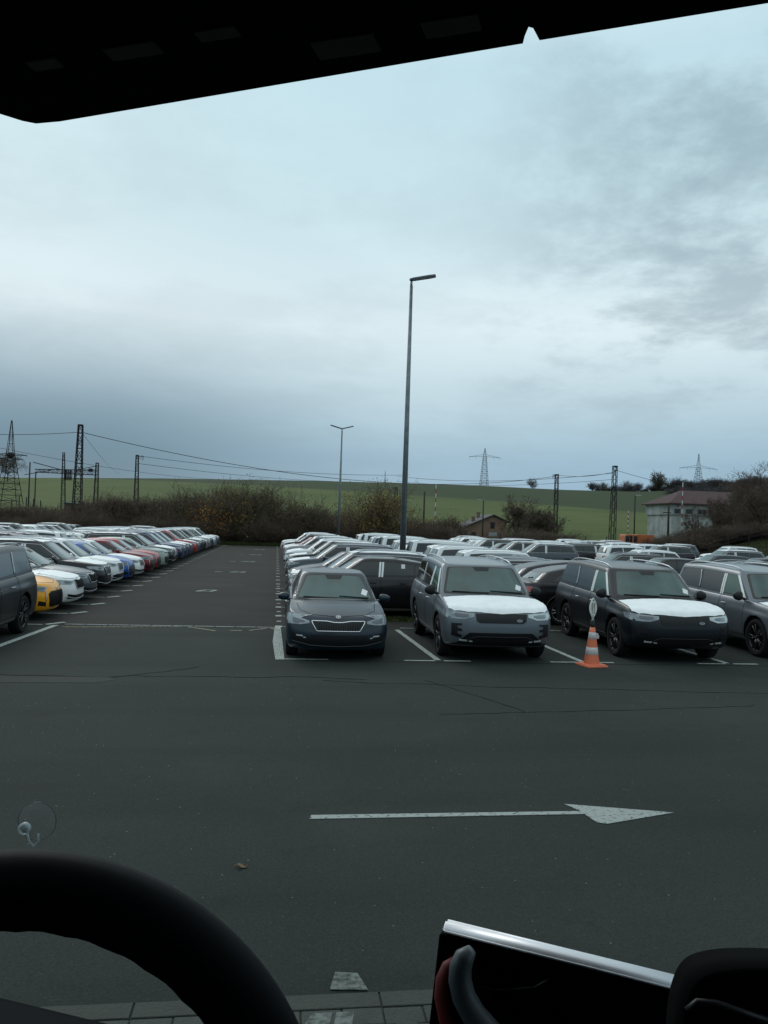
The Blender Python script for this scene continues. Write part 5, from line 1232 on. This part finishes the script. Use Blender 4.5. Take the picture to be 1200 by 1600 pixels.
# ------------------------------------------------------------------ buildings
def house():
    Y = 150; a = at(727, 830, Y); x0 = a.x; x1 = at(790, 830, Y).x; z0 = terr(x0, Y)-.3
    e = empty('brick_house', (x0, Y, z0)); tagit(e, 'old brown brick house with a dark sagging gabled roof behind the car park', 'house')
    W2 = x1-x0; ez = at(727, 823, Y).z-z0; gz = at(772, 806, Y).z-z0; er = at(791, 815, Y).z-z0; gx_ = at(771, 806, Y).x-x0; D_ = 9
    MB_ = mat('old_brown_brick', (.17, .115, .085), .9, col2=(.12, .055, .035), vscale=.5, thr=(.45, .7), bump=.4, bscale=12)
    bm = bmesh.new(); f1 = [(0, 0), (W2, 0), (W2, er), (gx_, gz), (0, ez)]
    a_ = [bm.verts.new((x, 0, z)) for x, z in f1]; b_ = [bm.verts.new((x, D_, z)) for x, z in f1]; bm.faces.new(a_); bm.faces.new(b_[::-1])
    for k in range(5): bm.faces.new((a_[k], a_[(k+1) % 5], b_[(k+1) % 5], b_[k]))
    link('wall', mesh_of(bm, 'wall', MB_), e)
    MR = mat('dark_roof_felt', (.030, .032, .036), .7, var=.25, vscale=1.5)
    bm = bmesh.new()
    for (p, q) in (((-.5, ez-.22), (gx_, gz+.08)), ((gx_, gz+.08), (W2+.7, er-.28))):
        vs_ = [bm.verts.new(v) for v in ((p[0], -.45, p[1]), (q[0], -.45, q[1]), (q[0], D_+.4, q[1]), (p[0], D_+.4, p[1]), (p[0], -.45, p[1]+.22), (q[0], -.45, q[1]+.22), (q[0], D_+.4, q[1]+.22), (p[0], D_+.4, p[1]+.22))]
        for f in ((0, 1, 2, 3), (4, 5, 6, 7), (0, 1, 5, 4), (1, 2, 6, 5), (2, 3, 7, 6), (3, 0, 4, 7)): bm.faces.new([vs_[i] for i in f])
    rf = link('roof', mesh_of(bm, 'roof', MR), e)
    for xq, yq, hq in ((W2*.28, 3, 1.3), (W2*.50, 6, 1.6)):
        bm = bmesh.new(); zq = lerp(ez, gz, xq/gx_); box(bm, xq-.3, xq+.3, yq-.3, yq+.3, zq-.3, zq+hq*.75, .02); box(bm, xq-.36, xq+.36, yq-.36, yq+.36, zq+hq*.75, zq+hq*.75+.12); link('chimney', mesh_of(bm, 'chimney', MB_), rf)
    for (px, py, w_, h_, c) in ((769.5, 821, .75, 1.15, 0), (740, 834, .8, .6, 0), (770, 835, 1.7, .8, 1)):
        p = at(px, py, Y); x = p.x-x0; z = p.z-z0
        bm = bmesh.new(); box(bm, x-w_/2-.08, x+w_/2+.08, -.04, .06, z-h_/2-.08, z+h_/2+.08); wf = link('window', mesh_of(bm, 'window', mat('window_stone_frame', (.10, .06, .045), .8)), e)
        bm = bmesh.new(); box(bm, x-w_/2, x+w_/2, -.055, -.03, z-h_/2, z+h_/2); link('pane' if not c else 'board', mesh_of(bm, 'pane', mat('dark_window', (.012, .012, .014), .2) if not c else mat('pale_board', (.22, .25, .25), .7, var=.3)), wf)
house()
def whitehouse():
    Y = 130; x0 = at(1049, 820, Y).x; x1 = at(1215, 820, Y).x; e = empty('signal_building', (x0, Y, 0)); tagit(e, 'pale two-storey building with a dull red hipped roof behind the bare trees', 'building')
    ez = at(1049, 787, Y).z; rz_ = at(1100, 772, Y).z; W2 = x1-x0; D_ = 9; zm = at(1060, 802, Y).z
    MW = mat('pale_grey_render', (.31, .33, .32), .85, var=.38, vscale=.5)
    bm = bmesh.new(); box(bm, 0, W2, 0, D_, -.5, zm-.25); box(bm, -.25, W2+.2, -.25, D_+.2, zm-.25, ez); link('wall', mesh_of(bm, 'wall', MW), e)
    MR = mat('dull_red_tiles', (.055, .027, .027), .85, var=.25, vscale=3)
    bm = bmesh.new(); o_ = .9; b4 = [(-o_, -o_, ez-.05), (W2+o_, -o_, ez-.05), (W2+o_, D_+o_, ez-.05), (-o_, D_+o_, ez-.05)]; b5 = [(x, y, z+.18) for x, y, z in b4]; rg = [(4.0, D_/2, rz_+.75), (W2-4.0, D_/2, rz_+.75)]
    v = [bm.verts.new(p) for p in b4+b5+rg]
    for f in ((3, 2, 1, 0), (0, 1, 5, 4), (1, 2, 6, 5), (2, 3, 7, 6), (3, 0, 4, 7), (4, 5, 9, 8), (6, 7, 8, 9), (5, 6, 9), (7, 4, 8)): bm.faces.new([v[i] for i in f])
    link('roof', mesh_of(bm, 'roof', MR), e)
    MWn = mat('dark_window', (.012, .012, .014), .2)
    def win(xa, xb, za, zb_, y=-.25):
        bm = bmesh.new(); box(bm, xa-.06, xb+.06, y-.05, y+.03, za-.06, zb_+.06); f = link('window', mesh_of(bm, 'window', mat('window_grey_frame', (.25, .26, .26), .6)), e)
        bm = bmesh.new(); k = max(1, int((xb-xa)/.75)); 
        for i in range(k): box(bm, lerp(xa, xb, i/k)+.04, lerp(xa, xb, (i+1)/k)-.04, y-.062, y-.045, za+.04, zb_-.04)
        link('pane', mesh_of(bm, 'pane', MWn), f)
    win(.3, 1.5, zm-.1, zm+.8-.0); win(2.4, 3.7, zm-.1, zm+.8); win(4.6, 6.2, zm-.1, zm+.8); win(7.2, 8.8, zm-.1, zm+.8); win(.7, 1.2, ez-.55, ez-.12)
    win(3.0, 4.0, 1.6, 2.8, -.002); win(6.0, 7.0, 1.6, 2.8, -.002)
whitehouse()
def shed():
    Y = 155; a = at(99, 784, Y); b = at(163, 784, Y); z0 = terr(a.x, Y)-.4; e = empty('flat_roofed_shed', (a.x, Y, z0)); tagit(e, 'low shed with a pale flat roof edge behind the thicket on the left', 'shed')
    W2 = b.x-a.x; h1 = a.z-z0; bm = bmesh.new(); box(bm, .2, W2-.2, 0, 5, 0, h1-.1); link('wall', mesh_of(bm, 'wall', mat('brown_shed_wall', (.07, .06, .05), .9, var=.3)), e)
    bm = bmesh.new(); v = [bm.verts.new(p) for p in ((0, -.3, h1-.1), (W2, -.3, h1-.55), (W2, 5.3, h1-.55), (0, 5.3, h1-.1), (0, -.3, h1+.1), (W2, -.3, h1-.35), (W2, 5.3, h1-.35), (0, 5.3, h1+.1))]
    for f in ((3, 2, 1, 0), (4, 5, 6, 7), (0, 1, 5, 4), (1, 2, 6, 5), (2, 3, 7, 6), (3, 0, 4, 7)): bm.faces.new([v[i] for i in f])
    link('roof', mesh_of(bm, 'roof', mat('pale_roof_edge', (.30, .33, .34), .6)), e)
shed()
def truck():
    Y = 92; p0 = at(961, 850, Y); e = empty('orange_truck', (p0.x, Y, 0)); tagit(e, 'small old orange truck with a box body parked beyond the cars', 'truck'); Lt = at(1016, 850, Y).x-p0.x; H_ = at(990, 835, Y).z
    MO = mat('faded_orange_paint', (.40, .105, .025), .55, var=.2, vscale=2); MG = mat('dark_window', (.012, .012, .014), .2)
    def pr(name, prof, y0, y1, m_):
        bm = bmesh.new(); a_ = [bm.verts.new((x, y0, z)) for x, z in prof]; b_ = [bm.verts.new((x, y1, z)) for x, z in prof]; bm.faces.new(a_); bm.faces.new(b_[::-1]); n = len(prof)
        for k in range(n): bm.faces.new((a_[k], a_[(k+1) % n], b_[(k+1) % n], b_[k]))
        bmesh.ops.recalc_face_normals(bm, faces=bm.faces[:]); bmesh.ops.bevel(bm, geom=bm.edges[:], offset=.03, segments=1, affect='EDGES'); return link(name, mesh_of(bm, name, m_), e)
    c0 = Lt*.17; c1 = Lt*.55
    pr('bonnet', [(0, .55), (0, 1.05), (.12, 1.22), (c0+.05, 1.32), (c0+.05, .55)], -.7, .7, mat('pale_orange_bonnet', (.50, .20, .14), .5))
    cb = pr('cab', [(c0, .5), (c0, 1.3), (c0+.16, H_-.12), (c0+.25, H_-.04), (c1, H_-.04), (c1, .5)], -.85, .85, MO)
    pr('box_body', [(c1+.04, .55), (c1+.04, H_), (Lt, H_), (Lt, .55)], -.95, .95, MO)
    bm = bmesh.new(); box(bm, c0+.2, c0+.62, -.865, -.852, 1.32, H_-.22); box(bm, c1-.50, c1-.1, -.865, -.852, 1.4, H_-.2); link('side_window', mesh_of(bm, 'side_window', MG), e)
    bm = bmesh.new(); box(bm, c0+.68, c0+1.02, -.865, -.852, .6, H_-.15); link('open_door', mesh_of(bm, 'open_door', MG), e)
    bm = bmesh.new(); tube(bm, [(c0-.01, -.7, 1.36), (c0+.12, -.7, H_-.2)], .03, 4); box(bm, c0-.02, c0+.04, -.75, .75, 1.36, 1.42); link('windscreen_frame', mesh_of(bm, 'windscreen_frame', mat('pale_lamp_head', (.35, .37, .36), .5)), e)
    for xw in (.5, Lt-.8):
        for sg in (-1, 1): o = link('wheel', CARS['suv'].wheel['all'], e, (xw, sg*.78, .36), 0 if sg > 0 else math.pi)
truck()
def fence():
    e = empty('wire_fence', (24, 84, 0)); tagit(e, 'low wire fence with dark posts along the far right edge of the lot', 'fence')
    for i in range(15):
        x = i*2.4; z = terr(24+x, 84); bm = bmesh.new(); tube(bm, [(x, 0, z-.1), (x, 0, z+2.0)], .05, 5); link('post', mesh_of(bm, 'post', M_MAST), e)
    bm = bmesh.new()
    for h_ in (.4, .9, 1.4, 1.9): tube(bm, [(i*2.4, 0, terr(24+i*2.4, 84)+h_) for i in range(15)], .012, 3)
    link('wires', mesh_of(bm, 'wires', M_WIRE), e)
fence()
# two dark animals / birds far out on the field are left as low clods of earth
# ------------------------------------------------------------------ lorry cab around the camera
CY_ = YAW+R(16.5)
cab = empty('lorry_cab', (0, 0, 0), -CY_); tagit(cab, 'black interior of the lorry cab framing the view, with header trim, dashboard and steering wheel', 'lorry cab')
MI = cab.matrix_world.copy(); MI = Matrix.Rotation(-CY_, 4, 'Z'); MINV = MI.inverted()
def cabp(px, py, d): return MINV @ dep(px, py, d)
M_CAB = mat('black_cab_plastic', (.0022, .0022, .0026), .85, spec=.06, var=.2, vscale=20)
M_CABD = mat('dark_dash_plastic', (.0035, .0048, .0065), .8, spec=.08)
M_LEATH = mat('black_wheel_leather', (.0028, .0042, .006), .65, spec=.12, bump=.03, bscale=900)
M_OUT = mat('cab_outer_paint', (.25, .27, .28), .4)
zh = CAM_H+.437; vb = .755
nt_ = MINV @ dep(829, 52, .80)
nu = nt_.x+.0
# header trim outline (u, v); the front edge at v = vb carries a small notch, its left end curves back
def edge_u(px, py):                 # where a pixel ray meets the header's underside plane
    d = ray(px, py); p = MINV @ (Vector((0, 0, CAM_H))+d*(.437/d.z)); return (p.x, p.y)
e0 = edge_u(70, 193); en = edge_u(1200, 5)
L0 = edge_u(0, 178); Lm = edge_u(35, 189)
vb = e0[1]
n1, n2, n3, n4, n5 = edge_u(817, 68), edge_u(820, 56), edge_u(826, 42), edge_u(833, 44), edge_u(843, 63)
hdr = [(-1.0, L0[1]-.10), (L0[0], L0[1]), (Lm[0], Lm[1]), (e0[0]-.01, e0[1]-.002), (e0[0]+.02, e0[1]), n1, n2, n3, n4, n5, en, (1.3, lerp(n5[1], en[1], 3)), (1.3, .30), (-1.0, .30)]
bm = bmesh.new(); prism(bm, hdr, zh, zh+.10); link('header_trim', mesh_of(bm, 'header_trim', M_CAB), cab)
for px, py, w_, h_ in ((70, 98, .034, .008), (208, 77, .055, .010), (340, 50, .04, .008), (540, 70, .06, .014), (705, 38, .05, .012)):
    bm = bmesh.new(); u, v = edge_u(px, py); box(bm, u-w_/2, u+w_/2, v-h_, v+h_, zh-.0025, zh+.001, .001)
    link('trim_clip', mesh_of(bm, 'trim_clip', mat('trim_clip_plastic', (.0035, .0042, .0045), .6)), cab)
bm = bmesh.new(); box(bm, -1.15, 1.35, -1.3, .32, zh+.06, zh+.12); link('roof_lining', mesh_of(bm, 'roof_lining', M_CAB), cab)
bm = bmesh.new(); box(bm, -1.15, 1.35, -1.36, -1.30, .9, zh+.12); link('rear_wall', mesh_of(bm, 'rear_wall', M_CAB), cab)
for x0, x1 in ((-1.21, -1.15), (1.35, 1.41)):
    bm = bmesh.new(); box(bm, x0, x1, -1.36, .80, .9, 1.85); box(bm, x0, x1, -1.36, -.15, 1.851, zh+.12); box(bm, x0, x1, -.149, .30, zh-.02, zh+.12); link('side_wall', mesh_of(bm, 'side_wall', M_CAB), cab)
d0 = MINV @ dep(0, 1552, .948); zd = d0.z; vd = d0.y
bm = bmesh.new()                    # dashboard
prof = [(vd, zd), (vd-.10, zd+.004), (vd-.28, zd-.02), (vd-.36, zd-.10), (vd-.34, zd-.55), (vd+.01, zd-.62), (vd+.02, zd-.03)]
a_ = [bm.verts.new((-1.14, y, z)) for y, z in prof]; b_ = [bm.verts.new((1.34, y, z)) for y, z in prof]; bm.faces.new(a_); bm.faces.new(b_[::-1])
for k in range(len(prof)): bm.faces.new((a_[k], a_[(k+1) % 7], b_[(k+1) % 7], b_[k]))
bmesh.ops.recalc_face_normals(bm, faces=bm.faces[:]); bmesh.ops.bevel(bm, geom=bm.edges[:], offset=.012, segments=2, affect='EDGES')
dash = link('dashboard', mesh_of(bm, 'dashboard', M_CABD), cab)
bm = bmesh.new(); box(bm, -1.0, .2, vd-.075, vd-.062, zd-.01, zd+.0065, .002); link('defroster_slot', mesh_of(bm, 'defroster_slot', M_CAB), dash)
bm = bmesh.new(); box(bm, -1.2, 1.4, vd+.03, vd+.10, .45, zd-.18, .02); link('front_panel', mesh_of(bm, 'front_panel', M_OUT), cab)
bm = bmesh.new(); box(bm, -1.14, 1.34, -1.29, vd-.36, .88, .93); link('cab_floor', mesh_of(bm, 'cab_floor', M_CAB), cab)
# steering wheel
def steering():
    dC = .62; C_ = dep(33, 1809, dC); rr_ = .2075; r0 = .0305
    bm = bmesh.new(); n = 120; seg = 18; rings = []
    for i in range(n):
        a = 2*math.pi*i/n; rad = cr*math.cos(a)+cu*math.sin(a); ring = []
        wob = .0028*(1-abs(math.sin(a*16))) 
        for k in range(seg):
            b = 2*math.pi*k/seg; cb_, sb = math.cos(b), math.sin(b)
            rloc = r0*(1.0 if cb_ > -.2 else 1.0+wob*18*(-cb_)-.05)
            ring.append(bm.verts.new(MINV @ (C_+rad*(rr_+rloc*cb_)-fw*(-rloc*.8*sb))))
        rings.append(ring)
    for i in range(n):
        a_, b_ = rings[i], rings[(i+1) % n]
        for k in range(seg): bm.faces.new((a_[k], a_[(k+1) % seg], b_[(k+1) % seg], b_[k]))
    sw = link('steering_wheel', mesh_of(bm, 'steering_wheel', M_LEATH, True), cab)
    bm = bmesh.new()
    for a in (R(200), R(-20), R(270)):
        rad = cr*math.cos(a)+cu*math.sin(a); tube(bm, [MINV @ (C_+rad*.04+fw*.03), MINV @ (C_+rad*.12+fw*.02), MINV @ (C_+rad*.19)], [.028, .018, .016], 10)
    link('spoke', mesh_of(bm, 'spoke', M_CABD, True), sw)
    bm = bmesh.new(); tube(bm, [MINV @ (C_-fw*.01), MINV @ (C_+fw*.02), MINV @ (C_+fw*.05)], [.06, .068, .05], 24); link('hub', mesh_of(bm, 'hub', M_CABD, True), sw)
    bm = bmesh.new(); tube(bm, [MINV @ (C_+fw*.04), MINV @ (C_+fw*.10-Vector((0, 0, .45)))], [.035, .04], 16); link('column', mesh_of(bm, 'column', M_CAB, True), sw)
steering()
# tablet with silver edge
def tablet():
    A = dep(688, 1440, .60); B = dep(1110, 1544, .54); Cc = dep(674, 1700, .58)
    ux = (B-A).normalized(); nrm = ux.cross(Cc-A).normalized(); dn = nrm.cross(ux).normalized()
    if dn.z > 0: dn = -dn
    if nrm.dot(A-Vector((0, 0, CAM_H))) < 0: nrm = -nrm                 # away from the viewer
    Wd, Hd = (B-A).length, .14
    e = empty('tablet', A-Vector((0, 0, 0))); tagit(e, 'black tablet screen with a bright silver top edge at the lower right', 'tablet')
    def slab(name, u0, u1, v0, v1, t0, t1, m_, bev=.002, par=e):
        bm = bmesh.new(); box(bm, u0, u1, v0, v1, t0, t1, bev)
        for v in bm.verts: v.co = ux*v.co.x + dn*v.co.y + nrm*v.co.z
        return link(name, mesh_of(bm, name, m_), par)
    cs = slab('casing', 0, Wd, .0082, Hd, 0, .012, M_CAB)
    bm = bmesh.new(); cs2 = [(.0066, -.0013), (.0048, -.0012), (.0004, .009), (.0004, .0125), (.0066, .0125)]
    a_ = [bm.verts.new(ux*.002+dn*q+nrm*t) for q, t in cs2]; b_ = [bm.verts.new(ux*Wd+dn*q+nrm*t) for q, t in cs2]; bm.faces.new(a_); bm.faces.new(b_[::-1])
    for k in range(5): bm.faces.new((a_[k], a_[(k+1) % 5], b_[(k+1) % 5], b_[k]))
    bmesh.ops.recalc_face_normals(bm, faces=bm.faces[:]); bmesh.ops.bevel(bm, geom=bm.edges[:], offset=.0016, segments=3, affect='EDGES')
    link('silver_edge', mesh_of(bm, 'silver_edge', mat('brushed_aluminium', (.88, .90, .93), .38, .35), True), e)
    slab('screen', .010, Wd-.008, .0125, Hd-.01, -.0012, .0005, mat('black_screen_glass', (.003, .003, .004), .06, spec=.3), .0003)
    return A, ux, dn, nrm
A_, ux_, dn_, nr_ = tablet()
def onscr(px, py, lift):
    d = ray(px, py); t = (A_-Vector((0, 0, CAM_H))).dot(nr_)/d.dot(nr_); return Vector((0, 0, CAM_H))+d*t-nr_*lift
bm = bmesh.new(); tube(bm, [onscr(*p, .012) for p in ((742, 1476), (731, 1487), (725, 1502), (724, 1522), (730, 1548), (745, 1575), (768, 1602), (800, 1635))], [.004, .0072, .0082, .0086, .0088, .0090, .0092, .0094], 14)  # grey arc reflected in the screen, modelled as a solid tube
tagit(link('grey_reflection', mesh_of(bm, 'grey_reflection', mat('reflection_grey', (.11, .135, .145), .45), True)), 'curved grey reflection on the tablet screen, modelled as a solid tube', 'reflection')
bm = bmesh.new(); tube(bm, [onscr(*p, .007) for p in ((716, 1494), (706, 1506), (700, 1525), (700, 1550), (708, 1585), (722, 1625))], [.003, .006, .0075, .0085, .009, .010], 12)  # red reflection in the screen, built as a second tube
tagit(link('red_reflection', mesh_of(bm, 'red_reflection', mat('reflection_dull_red', (.17, .012, .009), .6), True)), 'dull red curved reflection left of the grey one on the tablet, modelled as a tube', 'strap')
bm = bmesh.new()  # glint of scratches on the screen glass, built as a thin pale thread
rs_ = random.Random(2); q0 = [(755, 1538), (770, 1544), (790, 1546), (815, 1544), (835, 1540), (850, 1532), (858, 1528)]
tube(bm, [onscr(x, y+rs_.uniform(-1.5, 1.5), .0016) for x, y in q0], [.0003, .0006, .0004, .0007, .0004, .0009, .0003], 5)
tagit(link('scratch_glint', mesh_of(bm, 'scratch_glint', mat('scratch_glint_grey', (.10, .12, .12), .4, .5))), 'pale glint of scratches on the black tablet screen, modelled as a thin thread', 'thread')
# dark rounded holder bottom right
def holder():
    e = empty('phone_holder', dep(1140, 1560, .45)); tagit(e, 'rounded matt black holder in the bottom right corner overlapping the tablet', 'holder')
    O = dep(1140, 1560, .45)
    def lp_(px, py, d): return dep(px, py, d)-O
    ol = rnd([(1060, 1690), (1064, 1590), (1086, 1530), (1140, 1514), (1240, 1514), (1320, 1530), (1330, 1690)], 45, 8)
    bm = bmesh.new(); c0 = sum(p[0] for p in ol)/len(ol); c1 = 1600
    rings = []
    for sc_, dz in ((1.0, .022), (1.0, .008), (.985, .002), (.95, 0), (.7, -.001), (.3, -.001)):
        rings.append([bm.verts.new(lp_(c0+(x-c0)*sc_, c1+(y-c1)*sc_, .45)+fw*dz) for x, y in ol])
    n = len(ol)
    for a_, b_ in zip(rings, rings[1:]):
        for k in range(n): bm.faces.new((a_[k], a_[(k+1) % n], b_[(k+1) % n], b_[k]))
    bm.faces.new(rings[-1]); bm.faces.new(rings[0][::-1])
    link('shell', mesh_of(bm, 'shell', M_CAB, True), e)
    bm = bmesh.new(); tube(bm, [lp_(x, y, .445) for x, y in ((1074, 1580), (1090, 1566), (1120, 1568), (1155, 1580), (1215, 1600))], .0022, 8); link('rim_line', mesh_of(bm, 'rim_line', mat('dark_grey_rim', (.008, .009, .011), .5), True), e)
holder()
# suction cup on the windscreen
def cup():
    C_ = dep(58, 1283, .86); e = empty('suction_cup', C_); tagit(e, 'clear suction cup with a small hook stuck on the windscreen at the lower left', 'suction cup')
    m = bpy.data.materials.new('clear_rubber'); m.use_nodes = True; b = m.node_tree.nodes['Principled BSDF']; b.inputs['Base Color'].default_value = (.75, .8, .85, 1); b.inputs['Roughness'].default_value = .08; b.inputs['Transmission Weight'].default_value = .0; b.inputs['Alpha'].default_value = .07
    m2 = mat('cup_knob_plastic', (.55, .68, .70), .15, spec=.8); m2.node_tree.nodes['Principled BSDF'].inputs['Alpha'].default_value = .55
    def disc(name, prof, m_, c=(0, 0)):
        bm = bmesh.new(); rings = []
        for r_, h in prof:
            rings.append([bm.verts.new(cr*(c[0]+r_*math.cos(2*math.pi*k/32))+cu*(c[1]+r_*math.sin(2*math.pi*k/32))-fw*h) for k in range(32)])
        for a, b2 in zip(rings, rings[1:]):
            for k in range(32): bm.faces.new((a[k], a[(k+1) % 32], b2[(k+1) % 32], b2[k]))
        return link(name, mesh_of(bm, name, m_, True), e)
    disc('cup', [(.0205, 0), (.0195, .002), (.012, .006), (.006, .010), (.0001, .010)], m)
    disc('cup_rim', [(.0207, -.0003), (.0207, .0003), (.0203, .0004), (.0203, -.0003)], mat('cup_edge', (.02, .03, .06), .2))
    disc('knob', [(.006, .010), (.0065, .014), (.004, .017), (.0001, .017)], m2, (-.008, -.003))
    bm = bmesh.new(); tube(bm, [cr*x+cu*y-fw*.012 for x, y in ((-.005, -.010), (-.003, -.018), (.002, -.022), (.006, -.017), (.0065, -.009))], .0011, 8); link('hook', mesh_of(bm, 'hook', m2, True), e)
cup()
